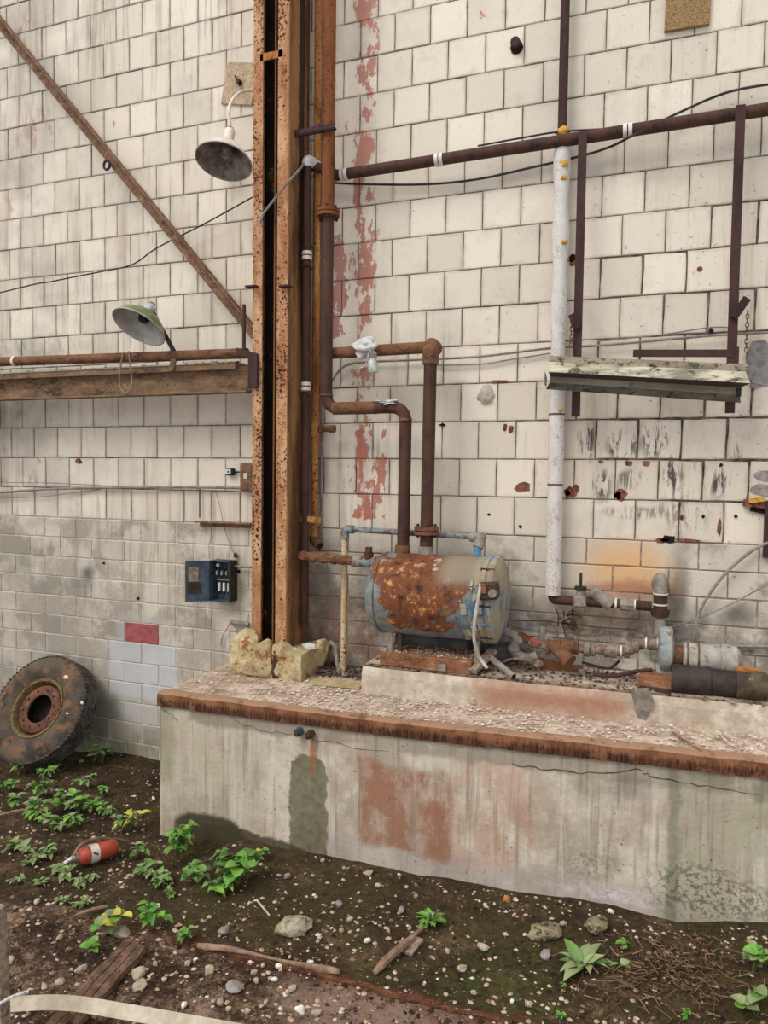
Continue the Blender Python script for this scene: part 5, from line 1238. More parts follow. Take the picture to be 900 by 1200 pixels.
# pipe on top of the beam
Y2 = YB - .03; z0 = P(0, 424, Y2); z1 = P(290, 414, Y2)
hp = thing('beam_pipe', z0, 'rusty pipe lying along the top of the left wall beam', 'pipe')
bm = B(); dd = z1 - z0; tube(bm, [z0 - dd * 1.7, z1], .044, 14); obj('pipe_run', bm, M_RHOR, hp, True)
q = z0 + dd * .07; collar(hp, q, dd, .05, .03, M_WHITE)
q = z0 + dd * .56; bm = B(); tube(bm, smoothpath([q + Vector((-.03, -.05, .04)), q + Vector((-.06, -.06, -.12)), q + Vector((-.06, -.06, -.26)), q + Vector((0, -.06, -.33)), q + Vector((.07, -.06, -.27)), q + Vector((.06, -.06, -.12)), q + Vector((.03, -.05, .045))]), .007, 6)
obj('wire_loop', bm, M_GCABLE, None, True, 'loop of grey wire hanging over the beam pipe under the green lamp', 'wire')
# bracket at column
p = P(290, 415, -.47); t = thing('beam_clamp', (p.x, -.4, P(295, 468, -.5).z), 'dark iron clamp with an upright rod where the beam meets the column', 'clamp')
bm = B(); prism(bm, [(-.11, .0), (.10, -.05), (.10, .0), (-.09, .055)], (p.x, -.49, p.z), XV, Z, (0, .12, 0)); obj('top_plate', bm, M_RDK, t)
bm = B(); box(bm, (p.x + .065, -.485, p.z - .16), (.085, .03, .25)); obj('side_plate', bm, M_RDK, t)
q0 = P(286, 357, -.44); bm = B(); cyl(bm, (q0.x, -.44, q0.z), (q0.x, -.44, p.z + .02), .016, seg=10); obj('rod', bm, M_RPIPE, t, True)
# ------------------------------------------------------------------ lamps
def shade(name, o, ax, prof, lab, mo, mi, extra):
    t = thing(name, o, lab, 'lamp')
    bm = B(); lathe(bm, [(r, h) for r, h in prof], o, ax, 40); so_ = obj('shade', bm, mo, t, True)
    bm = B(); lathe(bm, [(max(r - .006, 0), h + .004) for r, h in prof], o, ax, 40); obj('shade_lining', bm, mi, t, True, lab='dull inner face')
    bm = B(); u, v = frame_from(Vector(ax)); a_ = Vector(ax).normalized(); r0, h0_ = prof[-1]
    tube(bm, [Vector(o) + a_ * h0_ + (u * math.cos(k * 6.2832 / 40) + v * math.sin(k * 6.2832 / 40)) * r0 for k in range(41)], .006, 6); obj('rim', bm, M_RIMW, t, True)
    extra(t, Vector(o), a_, u, v); return t
o1 = P(267, 166, -.38)
def ex1(t, o, a_, u, v):
    bm = B(); lathe(bm, [(0, -.115), (.038, -.115), (.045, -.10), (.045, -.02), (.06, .0), (.05, .02), (0, .02)], o, a_, 20); obj('neck', bm, M_WHITE, t, True)
    bm = B(); lathe(bm, [(0, -.135), (.03, -.13), (.042, -.105), (0, -.10)], o, a_, 16); obj('rusty_cap', bm, M_RORG, t, True)
    bm = B(); lathe(bm, [(.0, .02), (.05, .02), (.055, .09), (.05, .12), (.03, .15), (0, .155)], o, a_, 20); obj('socket', bm, M_LINNER, t, True)
    bm = B(); tube(bm, smoothpath([o - a_ * .13, P(268, 132, -.34), P(272, 118, -.30), P(282, 108, -.24), P(294, 106, -.16), P(300, 107, -.08)]), .015, 8); obj('gooseneck', bm, M_WHITE, t, True)
shade('enamel_lamp', o1, (0.0, -.30, -.95), [(.05, 0), (.075, .02), (.12, .06), (.175, .115), (.215, .165), (.235, .20)], 'white enamel barn lamp on a gooseneck near the top of the column', M_WHITE, M_LINNER, ex1)
o2 = P(173, 366, -.42)
def ex2(t, o, a_, u, v):
    bm = B(); lathe(bm, [(0, -.10), (.03, -.10), (.04, -.06), (.04, .01), (0, .02)], o, a_, 16); obj('neck', bm, M_GREYM, t, True)
    bm = B(); rock(bm, P(176, 361, -.42), (.11, .09, .08), 2, .3, 4, flat=False); obj('cap', bm, M_RAG, t, True)
    bm = B(); lathe(bm, [(0, .02), (.045, .02), (.05, .07), (.04, .10), (0, .105)], o, a_, 20); obj('socket', bm, M_CHAR, t, True)
    bm = B(); beam(bm, P(177, 362, -.40), P(204, 412, -.36), .035, .02); obj('arm', bm, M_CHAR, t)
    bm = B(); beam(bm, P(204, 420, -.37), P(201, 434, -.37), .05, .02); obj('base_clip', bm, M_RBEAM, t)
shade('green_lamp', o2, (-.16, -.50, -.85), [(.045, 0), (.08, .012), (.15, .05), (.20, .095), (.232, .15), (.24, .17)], 'green enamel lamp tilted on an arm above the left beam', M_GREEN, M_LINNER2, ex2)
# ------------------------------------------------------------------ fuse box
hb = P(245, 680, -.14); rbx = P(268, 680, -.14); bt0 = P(257, 658, -.14).z; bb0 = P(257, 705, -.14).z
fb = thing('fuse_box', ((hb.x + rbx.x) / 2, 0, bb0), 'open blue-grey fuse box with three white fuses on the left wall', 'fuse box')
cx = (hb.x + rbx.x) / 2; cw = rbx.x - hb.x; chh = bt0 - bb0; cz_ = (bt0 + bb0) / 2
bm = B(); box(bm, (cx, -.01, cz_), (cw, .01, chh)); obj('back_panel', bm, M_BLUE, fb)
for (c_, s_) in (((hb.x, -.07, cz_), (.008, .13, chh)), ((rbx.x, -.07, cz_), (.014, .13, chh)), ((cx, -.07, bt0), (cw, .13, .008)), ((cx, -.07, bb0), (cw, .13, .008))):
    bm = B(); box(bm, c_, s_); obj('side_wall', bm, M_BLACKM if c_[0] == rbx.x else M_BLUE, fb)
ang = R(38); dw = cw * 1.02; de = Vector((hb.x - dw * math.cos(ang), -.14 - dw * math.sin(ang), cz_))
bm = B(); hv = Vector((hb.x, -.14, cz_)); dirv = (de - hv).normalized(); rot = Matrix((dirv, Vector((-dirv.y, dirv.x, 0)), Z)).transposed()
box(bm, (hv + de) / 2, (dw, .008, chh * 1.02), rot); dr = obj('door', bm, M_BLUE, fb)
bm = B(); nrm = Vector((-dirv.y, dirv.x, 0)); nrm = nrm if nrm.dot(CAM - hv) > 0 else -nrm
box(bm, hv + dirv * dw * .66 + nrm * .006 + Z * chh * .18, (dw * .42, .003, chh * .36), rot); obj('wiring_card', bm, M_WOODG, dr, lab='aged grey card')
bm = B(); box(bm, hv + dirv * dw * .62 + nrm * .006 - Z * chh * .16, (dw * .55, .003, chh * .28), rot); obj('dark_card', bm, M_BLACKM, dr)
bm = B(); beam(bm, de + Z * chh * .51, de - Z * chh * .51, .012, .02); obj('door_rim', bm, M_BOARD, dr)
for i in range(3):
    x = cx - cw * .22 + i * cw * .24
    bm = B(); box(bm, (x, -.06, cz_ + chh * .2), (cw * .16, .06, chh * .15), None, .006); obj('switch_block', bm, M_CHAR, fb)
    bm = B(); box(bm, (x, -.095, cz_ + chh * .2), (cw * .09, .02, chh * .10)); obj('contact', bm, M_GREYM, fb)
    bm = B(); cyl(bm, (x, -.06, cz_ - chh * .06), (x, -.06, cz_ - chh * .28), .013, seg=10); f_ = obj('fuse', bm, M_CERAM, fb, True)
    bm = B(); cyl(bm, (x, -.06, cz_ - chh * .27), (x, -.06, cz_ - chh * .34), .015, seg=10); obj('ferrule', bm, M_CHAR, f_)
bm = B(); box(bm, (cx + .01, -.05, cz_ + chh * .02), (cw * .8, .03, .012)); obj('bus_bar', bm, M_GREYM, fb)
bm = B(); cyl(bm, (cx - cw * .28, -.05, cz_ + chh * .38), (cx - cw * .28, -.07, cz_ + chh * .38), .018, seg=10); obj('knob', bm, M_CERAM, fb)
q = P(277, 662, -.03); bm = B(); tube(bm, [P(270, 663, -.05), P(296, 665, -.05)], .011, 8); obj('box_conduit', bm, M_GREYM, None, True, 'short grey conduit from the fuse box to the column', 'conduit')
q = P(276, 651, -.02); bm = B(); rock(bm, q, (.05, .05, .05), 2, .4, 3); obj('wire_bolt', bm, M_CHAR, None, lab='small black bolt in the wall above the fuse box', cat='bolt')
# ------------------------------------------------------------------ tyre
tilt = R(32); nrm = Vector((0.0, -math.cos(tilt), math.sin(tilt))); tcn = P(52, 833, -.42); Rt = .52; Wd = .27
ty = thing('truck_tire', (tcn.x, -.5, tcn.z - Rt), 'worn truck tire on a rusty rim leaning against the left wall', 'tire')
hw = Wd / 2
prof = [(.285, hw * .72), (.30, hw * .86), (.36, hw * .98), (.42, hw * 1.0), (.47, hw * .93), (.498, hw * .80), (.512, hw * .72)]
bm = B(); lathe(bm, prof, tcn, nrm, 64); obj('sidewall', bm, M_RUBBER, ty, True)
bm = B(); lathe(bm, [(r, -h) for r, h in prof], tcn, nrm, 64); obj('rear_sidewall', bm, M_RUBBER, ty, True)
bm = B(); lathe(bm, [(.505, hw * .74), (.508, hw * .3), (.508, -hw * .3), (.505, -hw * .74)], tcn, nrm, 64); obj('carcass', bm, M_TREAD, ty, True)
u, v = frame_from(nrm)
for k, off in enumerate((-.66, -.33, 0, .33, .66)):
    bm = B(); N_ = 150; prev = None; first = None
    for i in range(N_):
        t = i * 2 * math.pi / N_; zig = .010 * (1 if i % 2 else -1); h = hw * off + zig; rd = u * math.cos(t) + v * math.sin(t)
        cur = [bm.verts.new(tcn + rd * rr_ + nrm * (h + w3)) for rr_, w3 in ((.506, -.017), (.521, -.015), (.521, .015), (.506, .017))]
        if prev:
            for q in range(3): bm.faces.new((prev[q], prev[q + 1], cur[q + 1], cur[q]))
        else: first = cur
        prev = cur
    for q in range(3): bm.faces.new((prev[q], prev[q + 1], first[q + 1], first[q]))
    obj('tread_rib', bm, M_TREAD, ty)
rim = None
bm = B(); lathe(bm, [(.292, hw * .70), (.285, hw * .86), (.262, hw * .80), (.250, hw * .55), (.245, hw * .1), (.245, -hw * .8)], tcn, nrm, 48); rim = obj('rim', bm, M_RIMOUT, ty, True, lab='rusty yellowish rim ring')
bm = B(); lathe(bm, [(.24, hw * .30), (.225, hw * .55), (.20, hw * .62), (.145, hw * .60), (.135, hw * .55), (.135, hw * .45)], tcn, nrm, 48); disc = obj('wheel_disc', bm, M_RIM, ty, True)
for i in range(10):
    t = i * .6283 + .2; q = tcn + (u * math.cos(t) + v * math.sin(t)) * .175 + nrm * hw * .60; bm = B(); cyl(bm, q, q + nrm * .004, .011, seg=8); obj('stud_hole', bm, M_VOID, disc)
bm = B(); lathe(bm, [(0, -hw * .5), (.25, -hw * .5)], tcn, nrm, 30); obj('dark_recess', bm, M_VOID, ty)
q = tcn + (u * 0) ; 
for (px, py, s_) in ((77, 794, .05), (96, 824, .035), (79, 836, .03)):
    d0 = ray(px, py); tt = (tcn + nrm * hw - CAM).dot(nrm) / d0.dot(nrm); q = CAM + d0 * tt
    bm = B(); rock(bm, q + nrm * .002, (s_ * 1.2, .015, s_ * .8), 2, .8, px); obj('paint_splash', bm, M_CERAM, ty)
# ------------------------------------------------------------------ on the soil
# extinguisher
a = PG(92, 1005, .075); b = PG(137, 992, .075)
ex = thing('fire_extinguisher', (a + b) / 2 - Z * .075, 'small faded red fire extinguisher lying on the soil', 'extinguisher')
ax = (b - a).normalized(); Lh = (b - a).length; re = .062
bm = B(); lathe(bm, [(0, 0), (.03, .0), (.055, .02), (re, .05), (re, Lh - .04), (.05, Lh - .012), (.025, Lh), (0, Lh)], a, ax, 28); obj('cylinder_body', bm, M_EXT, ex, True)
bm = B(); lathe(bm, [(re + .001, Lh * .24), (re + .001, Lh * .46)], a, ax, 28); lb_ = obj('paper_band', bm, M_PAPER, ex, True, lab='torn cream paper label')
uu, vv = frame_from(ax); sidev = (CAM - a).normalized(); sidev = (sidev - ax * sidev.dot(ax)).normalized()
for k in range(3):
    q = a + ax * Lh * (.30 + .04 * k) + sidev * (re + .002) - Z * (.008 * k); bm = B(); box(bm, q, (.012, .012, .012)); obj('ink_mark', bm, M_INK, lb_)
bm = B(); cyl(bm, a, a - ax * .05, .022, .02, 12); obj('valve', bm, M_GREYM, ex, True)
bm = B(); beam(bm, a - ax * .03 + Z * .02, a - ax * .10 - Z * .01, .03, .008, (0, 0, 1)); obj('lever', bm, M_RAG, ex)
bm = B(); tube(bm, smoothpath([a - ax * .04 + Z * .02, a + Z * .09 + ax * .02, a + ax * Lh * .35 + Z * .085 + Vector((0, .06, 0)), a + ax * Lh * .8 + Vector((0, .10, .02)), a + ax * Lh * 1.1 + Vector((0, .10, -.02))]), .008, 6); obj('thin_hose', bm, M_STICK, ex, True)
# timbers
def plank(px0, py0, px1, py1, wd, th, mat, lab, name='plank', dz=.03, parts=1):
    a = PG(px0, py0, dz); b = PG(px1, py1, dz); t = thing(name, (a + b) / 2, lab, 'plank')
    d = (b - a).normalized(); s = d.cross(Z).normalized()
    for i in range(parts):
        o_ = s * ((i - (parts - 1) / 2) * wd / parts)
        bm = B(); beam(bm, a + o_ + d * .03 * i, b + o_ - d * .02 * i, wd / parts * .92, th * (1 - .12 * i), (0, 0, 1))
        bmesh.ops.subdivide_edges(bm, edges=[e for e in bm.edges if e.calc_length() > .2], cuts=12)
        for v_ in bm.verts: v_.co += Vector((mnoise.noise(v_.co * 9), mnoise.noise(v_.co * 9 + Vector((5, 0, 0))), mnoise.noise(v_.co * 9 + Vector((0, 5, 0))))) * .012
        obj('split_board', bm, mat, t)
    return t
plank(66, 1212, 163, 1104, .15, .05, M_DWOOD, 'weathered dark split timber at the bottom left, under the pale lath', 'timber', .03, 3)
a_ = PG(232, 1108, .02); b_ = PG(398, 1139, .02)
bm = B(); tube(bm, smoothpath([a_, a_.lerp(b_, .3) + Z * .012, a_.lerp(b_, .7), b_]), lambda t: .014 + .006 * math.sin(t * 9), 8, rough=.1); obj('straight_stick', bm, M_STICK, None, True, 'long pale stick on the soil edge left of centre', 'stick')
a_ = PG(439, 1140, .02); b_ = PG(494, 1088, .03); bm = B(); tube(bm, smoothpath([a_, a_.lerp(b_, .25) + Z * .01, a_.lerp(b_, .7), b_]), lambda t: .010 + .014 * math.sin(min(t * 3.14 + .3, 3)), 8, rough=.12); obj('dead_branch', bm, M_STICK, None, True, 'tapered dead branch leaning up towards the platform', 'stick')
a_ = PG(478, 1118, .015); b_ = PG(492, 1100, .02); bm = B(); beam(bm, a_, b_, .05, .015, (0, 0, 1)); obj('wood_chip', bm, M_WOODG, None, lab='flat grey wood chip beside the tapered branch', cat='wood')
a_ = PG(85, 1075, .02); b_ = PG(126, 1062, .02); bm = B(); tube(bm, smoothpath([a_, a_.lerp(b_, .4) + Z * .01, b_]), .010, 6, rough=.2); obj('bent_twig', bm, M_STICK, None, True, 'bent brown twig left of the yellow-green weed', 'stick')
a_ = PG(0, 955, .02); b_ = PG(45, 950, .03); bm = B(); tube(bm, smoothpath([a_, a_.lerp(b_, .5) + Z * .02, b_]), .010, 6, rough=.2); obj('brown_twig', bm, M_STICK, None, True, 'brown twig among the weeds at the left edge', 'stick')
a_ = PG(302, 1056, .02); b_ = PG(316, 1073, .02); bm = B(); tube(bm, [a_, b_], .006, 6); obj('pale_twig', bm, M_LATH, None, True, 'tiny pale twig beside the leafy bush at the platform corner', 'stick')
# lath
p0 = PZ(8, 1177, .10); p1 = PZ(75, 1175, .12); p2 = PZ(150, 1186, .11); p3 = PZ(320, 1216, .06)
path = smoothpath([p0, p1, p2, p3], 12); bm = B(); prev = None
for i, q in enumerate(path):
    tdir = (path[min(i + 1, len(path) - 1)] - path[max(i - 1, 0)]).normalized(); s = tdir.cross(Z).normalized(); s = -s
    hwid = .032; cur = [bm.verts.new(q + (s * .66 + Z * .75) * a__ + (s * .75 - Z * .66) * b__) for a__, b__ in ((-hwid, -.004), (hwid, -.004), (hwid, .004), (-hwid, .004))]
    if prev:
        for k in range(4): bm.faces.new((prev[k], prev[(k + 1) % 4], cur[(k + 1) % 4], cur[k]))
    else: bm.faces.new(cur)
    prev = cur
bm.faces.new(prev[::-1]); obj('bent_lath', bm, M_LATH, None, lab='pale bent wooden lath tied to a stake at the bottom left', cat='lath')
base = PZ(4, 1250, -.06); st = thing('wooden_stake', base, 'upright grey wooden stake at the bottom left edge of the picture', 'stake')
tp = PX(base.x, -2, 1063)
d = ray(-3, 1063); t_ = ((base.y) + CD) / d.y; tp = CAM + d * t_
bm = B(); beam(bm, base, (tp.x, base.y, tp.z), .055, .05, (0, -1, 0)); obj('post', bm, M_WOODG, st)
q = P(5, 1172, base.y - .03); bm = B(); tube(bm, smoothpath([q + Vector((-.05, -.01, -.03)), q + Vector((.0, -.02, .0)), q + Vector((.05, 0, .03)), q + Vector((.09, .05, .03))]), .008, 6); obj('tie_wire', bm, M_RAG, st, True)
# rusty flat iron half buried
a_ = PG(228, 1106, .012); b_ = PG(600, 1198, .012)
bm = B(); seg_ = 40; prev = None
for i in range(seg_ + 1):
    q = a_.lerp(b_, i / seg_); q.z = G(q.x, q.y) + .004 + .012 * mnoise.noise(Vector((i * .4, 0, 0))); q.y += .03 * mnoise.noise(Vector((i * .2, 3, 0))); wq = .010 + .02 * abs(mnoise.noise(Vector((i * .37, 9, 0))))
    cur = [bm.verts.new(q + Vector((0, w3, z3))) for w3, z3 in ((-wq, -.03), (-wq, .006), (wq, .010), (wq, -.03))]
    if prev:
        for k in range(4): bm.faces.new((prev[k], prev[(k + 1) % 4], cur[(k + 1) % 4], cur[k]))
    prev = cur
obj('buried_iron', bm, rust('buried_rust', (52, 32, 24), (104, 62, 40), (150, 104, 74), 14, (.38, .5, .64), (1, 1, 1), speck=(60, 44, 34), spk=.54), None, lab='half buried strip of rusted iron running diagonally at the bottom', cat='iron strip')
# bigger stones, each its own
big = [(142, 1057 + 40, .13, .10, .06, M_STONE, 'broken pale stone slab half under the yellow-green weed'), (343, 1092, .26, .18, .10, plain('lichen_stone', (142, 136, 112), (184, 178, 152), 12, .95, dirt=(92, 88, 58), dk=.54, bs=.8), 'large lichen-covered stone in the middle of the soil'),
 (262, 1094, .09, .07, .05, M_STONEG, 'grey stone just above the long pale stick'), (163, 1145, .10, .08, .06, M_STONE, 'tan stone right of the dark split timber'), (163, 1158, .08, .07, .05, M_STONE, 'whitish stone in front of the tan one by the timber'),
 (432, 1025, .07, .05, .04, M_STONE, 'pale cream stone near the platform foot'), (337, 1029, .06, .05, .04, M_STONEG, 'bluish grey stone near the platform foot, left of the cream one'),
 (470, 1069, .06, .05, .04, M_STONEG, 'light grey stone above the tapered branch'), (397, 1061, .06, .05, .04, M_STONEG, 'light grey stone between lichen stone and tapered branch'),
 (566, 1112, .08, .06, .035, M_STONE, 'angular pale stone right of the branch'), (541, 1137, .07, .05, .04, M_STONE, 'pinkish pale stone on the bright moss'),
 (594, 1055, .06, .05, .04, plain('orange_stone', (172, 112, 66), (196, 138, 90), 14, .9), 'orange brick fragment near the platform foot'), (241, 1038, .05, .04, .045, M_STONE, 'pink-white stone between the two green weeds'),
 (185, 1062, .05, .035, .02, M_CERAM, 'flat white pebble above the bright weed'), (640, 1098, .22, .16, .08, M_STONEM, 'low mossy mound left of the rosette weed'), (700, 1088, .20, .14, .09, M_STONEM, 'low mossy mound behind the rosette weed'),
 (640, 1122, .10, .06, .04, M_STONEG, 'pale grey stone at the foot of the left mossy mound'), (245, 1140, .06, .06, .05, M_STONE, 'pale stone in the gravel below the long stick'), (352, 1186, .06, .04, .04, M_CERAM, 'white stone at the bottom centre-left'),
 (370, 1190, .06, .05, .04, M_STONE, 'tan stone right of the white one at the bottom'), (70, 1100, .05, .04, .03, M_STONE, 'tan pebble alone on the bare soil'), (12, 1128, .07, .05, .04, M_STONE, 'tan stone beside the stake'),
 (52, 1158, .05, .035, .03, M_STONE, 'flat cream pebble just above the pale lath'), (70, 1153, .06, .05, .04, M_STONE, 'cream stone above the pale lath left of the timber'), (95, 1138, .07, .05, .04, M_STONE, 'cream flake leaning on the timber'),
 (43, 1058, .05, .04, .03, M_STONE, 'pink-tan stone at the border of the bare soil'), (275, 1158, .13, .09, .03, M_STONEG, 'flat dark grey slate piece in the gravel'), (180, 937, .04, .03, .03, M_CERAM, 'white pebble at the platform corner'),
 (95, 893, .06, .035, .03, M_STONE, 'pale stone under the tire edge'), (342, 1160, .06, .05, .03, M_STONE, 'broad tan pebble in the gravel below the stick end')]
for i, (px, py, a, b, c, mt, lb) in enumerate(big): stone(px, py, PG(px, py), (a, b, c), mt, lb, i + 11, rot=i * .7)
sm = [(206, 1119), (220, 1131), (182, 1131), (229, 1126), (258, 1178), (290, 1187), (312, 1176), (326, 1135), (297, 1142), (308, 1133), (268, 1185), (216, 1180), (192, 1150), (236, 1150), (300, 1152), (322, 1150), (420, 1048), (443, 1040), (487, 1052), (350, 1083), (505, 1112), (524, 1117), (555, 1165), (600, 1175), (620, 1180), (378, 1010), (455, 1092), (430, 1105), (400, 1093), (765, 1105), (680, 1060), (715, 1070), (780, 1120), (735, 1140), (660, 1085), (365, 1130), (372, 1105), (410, 1080)]
protos = []
for k in range(4):
    bm = B(); rock(bm, (0, 0, .012), (.045, .035, .032), 1, .5, 90 + k); protos.append(obj('pebble', bm, M_STONE if k < 3 else M_CERAM, None, origin=(0, 0, 0)))
LBP = 'small pale pebble lying on the dark soil below the platform'
for i, (px, py) in enumerate(sm):
    o = protos[i] if i < 4 else protos[i % 4].copy()
    if i >= 4: COL.objects.link(o)
    o.location = PG(px, py); o.rotation_euler = (0, 0, i * 1.3); s_ = .7 + (i * 37 % 10) * .06; o.scale = (s_, s_, s_); label(o, LBP, 'pebble', 'small pale pebbles on the soil')
# straw litter at lower right
pts = []; vb = []; fb_ = []
rn2 = random.Random(77)
for i in range(620):
    px = rn2.gauss(785, 62); py = rn2.gauss(1140, 28)
    if py < 1098 or px < 560: continue
    q = PG(px, py); a0 = rn2.uniform(0, 6.28); ln = rn2.uniform(.01, .05); dx, dy = math.cos(a0) * ln, math.sin(a0) * ln; z_ = rn2.uniform(.004, .03); tz_ = rn2.uniform(-.01, .02); w3 = .0025; n0 = len(vb)
    nx, ny = -math.sin(a0) * w3, math.cos(a0) * w3
    vb += [(q.x - dx + nx, q.y - dy + ny, q.z + z_), (q.x - dx - nx, q.y - dy - ny, q.z + z_), (q.x + dx - nx, q.y + dy - ny, q.z + z_ + tz_), (q.x + dx + nx, q.y + dy + ny, q.z + z_ + tz_), (q.x - dx, q.y - dy, q.z + z_ + .004), (q.x + dx, q.y + dy, q.z + z_ + tz_ + .004)]
    fb_ += [(n0, n0 + 1, n0 + 2, n0 + 3), (n0, n0 + 3, n0 + 5, n0 + 4), (n0 + 1, n0 + 4, n0 + 5, n0 + 2)]
me = bpy.data.meshes.new('straw'); me.from_pydata(vb, [], fb_); me.materials.append(M_STRAW); o = bpy.data.objects.new('dry_straw', me); COL.objects.link(o); label(o, 'matted dry brown stalks covering the soil at the lower right', 'straw', kind='stuff')
# ------------------------------------------------------------------ weeds
def leaf_mesh(name, mat, kind):
    bm = B(); n = 7; rows = []
    for i in range(n + 1):
        t = i / n
        if kind == 'ovate': wd = .34 * math.sin(min(1, t * 1.02) ** .62 * math.pi) ** .9 + .01
        elif kind == 'lance': wd = .20 * math.sin(t ** .8 * math.pi) + .012
        else: wd = .52 * math.sin(min(1, t) ** .8 * math.pi) ** .6 + .01
        if kind == 'ovate' and i % 2: wd *= .84
        z = .10 * math.sin(t * 2.6) - .22 * t * t
        rows.append([bm.verts.new((-wd, t, z + wd * .28)), bm.verts.new((-wd * .5, t, z + wd * .10)), bm.verts.new((0, t, z)), bm.verts.new((wd * .5, t, z + wd * .10)), bm.verts.new((wd, t, z + wd * .28))])
    for a, b in zip(rows, rows[1:]):
        for k in range(4): bm.faces.new((a[k], a[k + 1], b[k + 1], b[k]))
    me = bpy.data.meshes.new(name); bm.to_mesh(me); bm.free(); me.materials.append(mat); me.shade_smooth(); return me
LM = {(k, c): leaf_mesh('leaf_%s_%s' % (k, c), m_, k) for k in ('ovate', 'lance', 'round') for c, m_ in (('g', M_LEAF), ('p', M_LEAFP), ('y', M_LEAFY), ('b', M_LEAFB))}
def weed(px, py, wpx, n, kind, cols, lab, ht=.5, group=None, seed=0, name='weed'):
    rn = random.Random(seed * 13 + int(px)); base = PG(px, py); sc_ = (base - CAM).dot(fwd) / FPX; rad = wpx * sc_ * .5
    root = thing(name, base, lab, 'plant', group)
    bm = B(); tips = []
    n = int(n * 1.7) if kind == 'ovate' else int(n * 1.25); nst = max(3, n // 5)
    for i in range(nst):
        a0 = rn.uniform(0, 6.28); rr_ = rad * rn.uniform(.2, .7) * (0 if i == 0 else 1); tip = base + Vector((math.cos(a0) * rr_, math.sin(a0) * rr_, rad * 2 * ht * rn.uniform(.6, 1)))
        mid = (base + tip) / 2 + Vector((0, 0, rad * .1)); tube(bm, smoothpath([base + Vector((0, 0, -.01)), mid, tip], 4), .0035, 5); tips.append((mid, tip))
    obj('stem', bm, M_STEM, root, True)
    for i in range(n):
        mid, tip = tips[i % nst]; p = mid.lerp(tip, rn.uniform(.1, 1.05)) if kind != 'lance' else base + Vector((0, 0, .01))
        az = i * 2.4 + rn.uniform(-.5, .5); L = rad * (rn.uniform(.36, .62) if kind != 'lance' else rn.uniform(.6, .9))
        me = LM[(kind, rn.choice(cols))]; o = bpy.data.objects.new('leaf', me); COL.objects.link(o); o.parent = root
        o.location = p - base; el_ = rn.uniform(-.35, .5) if kind != 'lance' else rn.uniform(.1, .7)
        o.rotation_euler = (el_, rn.uniform(-.3, .3), az); o.scale = (L * rn.uniform(.8, 1.1), L, L)
    return root
GL = 'low leafy weed with small green leaves growing on the soil left of the platform'; GG = 'small green weeds left of the platform'
def many(lst, kind, cols, labs, grp, n, ht):
    for i, (px, py, wd) in enumerate(lst): weed(px, py, wd, n, kind, cols, labs[i], ht, grp, i + int(ht * 10))
many([(22, 908, 46), (45, 900, 42), (8, 930, 34), (52, 935, 44), (72, 950, 50), (40, 962, 50), (92, 955, 50), (62, 975, 46), (112, 952, 40), (100, 925, 38), (88, 972, 44), (126, 958, 34), (30, 885, 24), (14, 950, 38), (56, 915, 38), (120, 935, 28)], 'ovate', ['g', 'g', 'p', 'b'], [
 'small green weed touching the underside of the tire, second from the left edge', 'small green weed under the middle of the tire', 'green weed cut by the left picture edge below the tire',
 'green weed in the patch left of the platform, third row from the tire, left one', 'green weed at the centre of the patch between tire and extinguisher', 'green weed in front of the brown twig end, lower left of the patch',
 'green weed in the patch, just left of the yellow-leaved weed', 'green weed at the lowest edge of the patch above the pale wilting weeds', 'green weed at the right side of the patch, near the platform corner',
 'small green weed right below the tire tread', 'green weed directly above the fire extinguisher neck', 'green weed between the patch and the yellow-leaved weed, closest to the platform', 'tiny green sprout pressed against the tire bottom',
 'green weed by the brown twig at the left edge', 'green weed in the second row below the tire, left of centre', 'tiny green weed in the bare soil left of the platform corner'], GG, 16, .45)
many([(28, 1000, 50), (58, 1003, 46), (75, 1030, 46), (48, 1036, 30), (108, 1032, 26), (20, 1036, 26), (40, 1012, 36), (90, 1040, 34), (75, 1058, 26), (98, 1062, 34), (66, 1022, 36)], 'ovate', ['p', 'p', 'p', 'g'], [
 'wilting pale weed farthest left beside the extinguisher level', 'wilting pale weed just left of the extinguisher neck', 'drooping pale weed right in front of the extinguisher neck', 'small wilting weed between the two large pale ones in front',
 'small pale weed in front of the middle of the extinguisher', 'tiny pale weed nearest the left picture edge', 'pale wilting weed squeezed between the two behind the bent twig', 'pale weed below the extinguisher, above the bent twig',
 'tiny pale weed touching the left end of the bent twig', 'pale weed at the right end of the bent twig', 'pale weed directly under the neck of the extinguisher'], 'pale wilting weeds near the extinguisher', 13, .22)
weed(120, 895, 42, 18, 'ovate', ['p', 'g'], 'grey-green weed under the platform corner, against the wall', .55, None, 1)
weed(150, 975, 46, 20, 'ovate', ['g', 'p', 'y'], 'green weed with yellow leaves beside the extinguisher', .5, None, 2)
weed(207, 1012, 48, 30, 'ovate', ['g', 'b'], 'tall green weed in front of the platform corner', .95, None, 3)
weed(172, 1028, 46, 16, 'ovate', ['g', 'p'], 'low green weed left of the tall one', .35, None, 4)
weed(228, 1034, 50, 20, 'ovate', ['g'], 'green weed right of the tall one by the platform foot', .45, None, 5)
weed(278, 1038, 66, 34, 'round', ['b', 'b', 'g'], 'big bright leafy bush at the platform foot', .6, None, 6)
weed(302, 1010, 32, 14, 'ovate', ['b', 'y', 'g'], 'green weed with yellow leaf tips at the platform foot', .6, None, 7)
weed(255, 1018, 40, 14, 'ovate', ['g'], 'green weed behind the bright bush', .6, None, 8)
weed(128, 1092, 62, 15, 'round', ['y', 'b', 'p', 'y'], 'yellow-green round-leaved weed above the dark timber', .4, None, 9)
weed(176, 1090, 50, 14, 'ovate', ['b'], 'bright green weed at the upper end of the dark timber', .6, None, 10)
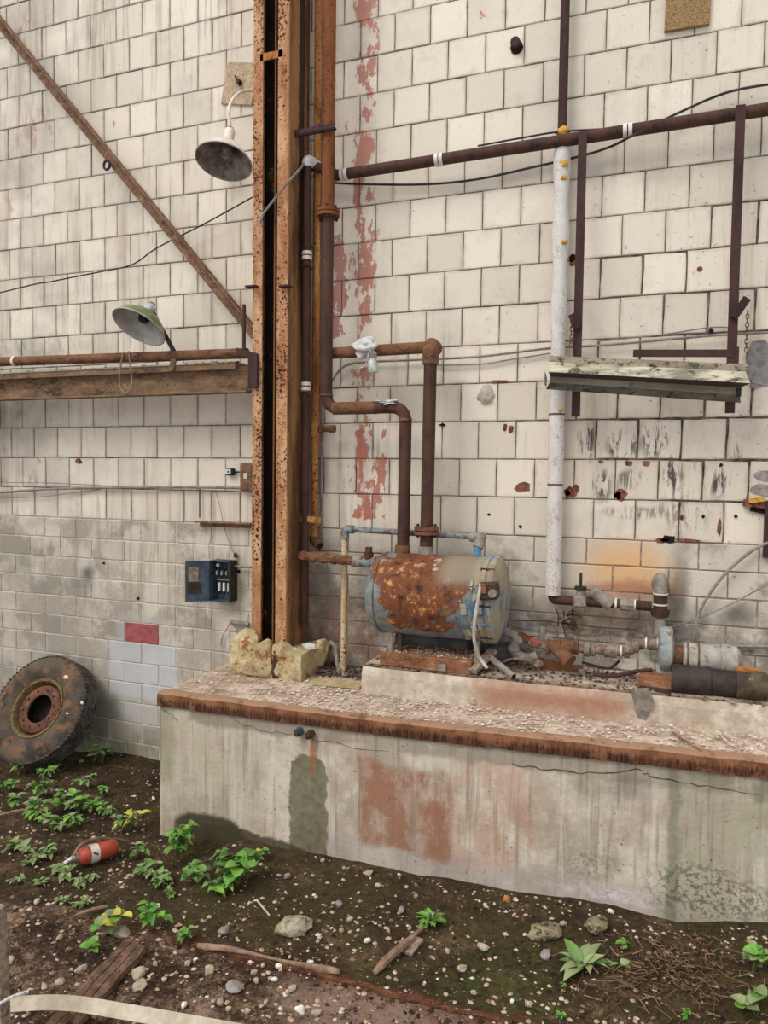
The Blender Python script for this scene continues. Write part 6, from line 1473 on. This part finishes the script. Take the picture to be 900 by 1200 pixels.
weed(214, 1104, 40, 14, 'ovate', ['b', 'g'], 'bright green weed right of the dark timber', .4, None, 11)
weed(112, 1112, 40, 7, 'round', ['b', 'g'], 'few broad green leaves left of the dark timber', .3, None, 12)
weed(200, 1052, 26, 9, 'ovate', ['g'], 'small dark green weed above the bright one', .3, None, 13)
weed(682, 1134, 84, 12, 'lance', ['p', 'p', 'g'], 'rosette weed with long leaves in the lower right soil', .12, None, 14)
weed(717, 1140, 44, 5, 'round', ['p', 'g'], 'pair of round leaves right of the rosette weed', .3, None, 15)
weed(732, 1112, 30, 9, 'ovate', ['b'], 'tiny bright weed behind the round leaves', .3, None, 16)
weed(882, 1140, 56, 16, 'round', ['b', 'p', 'b'], 'round-leaved green weed at the right edge', .75, None, 17)
weed(888, 1190, 60, 10, 'round', ['b', 'p'], 'pale green weed in the bottom right corner', .4, None, 18)
weed(656, 1196, 24, 7, 'ovate', ['b'], 'tiny bright green weed at the bottom edge', .4, None, 19)
weed(505, 1082, 46, 26, 'lance', ['g', 'b'], 'tuft of fine grass at the tip of the tapered branch', .35, None, 20, 'grass_tuft')
weed(662, 1160, 20, 7, 'ovate', ['g'], 'tiny weed below the rosette', .3, None, 21)
weed(805, 1196, 30, 6, 'ovate', ['b'], 'small green weed at the bottom right of the straw', .3, None, 22)
weed(312, 1022, 14, 6, 'ovate', ['y', 'b'], 'tiny yellowish weed right of the bright bush', .4, None, 23)

weed(192, 1040, 44, 16, 'ovate', ['g', 'p'], 'spreading green weed in front of the tall weed', .35, None, 31)
weed(262, 1046, 50, 18, 'ovate', ['b', 'g'], 'green weed in front of the big bright bush', .35, None, 32)
weed(218, 992, 36, 16, 'ovate', ['g', 'b'], 'leafy green top touching the platform face behind the tall weed', .8, None, 33)
weed(290, 1030, 44, 18, 'round', ['b', 'g'], 'round-leaved green shoot on the right side of the bright bush', .7, None, 34)
weed(162, 1004, 40, 12, 'ovate', ['g', 'p'], 'small green weed between extinguisher and tall weed', .35, None, 35)
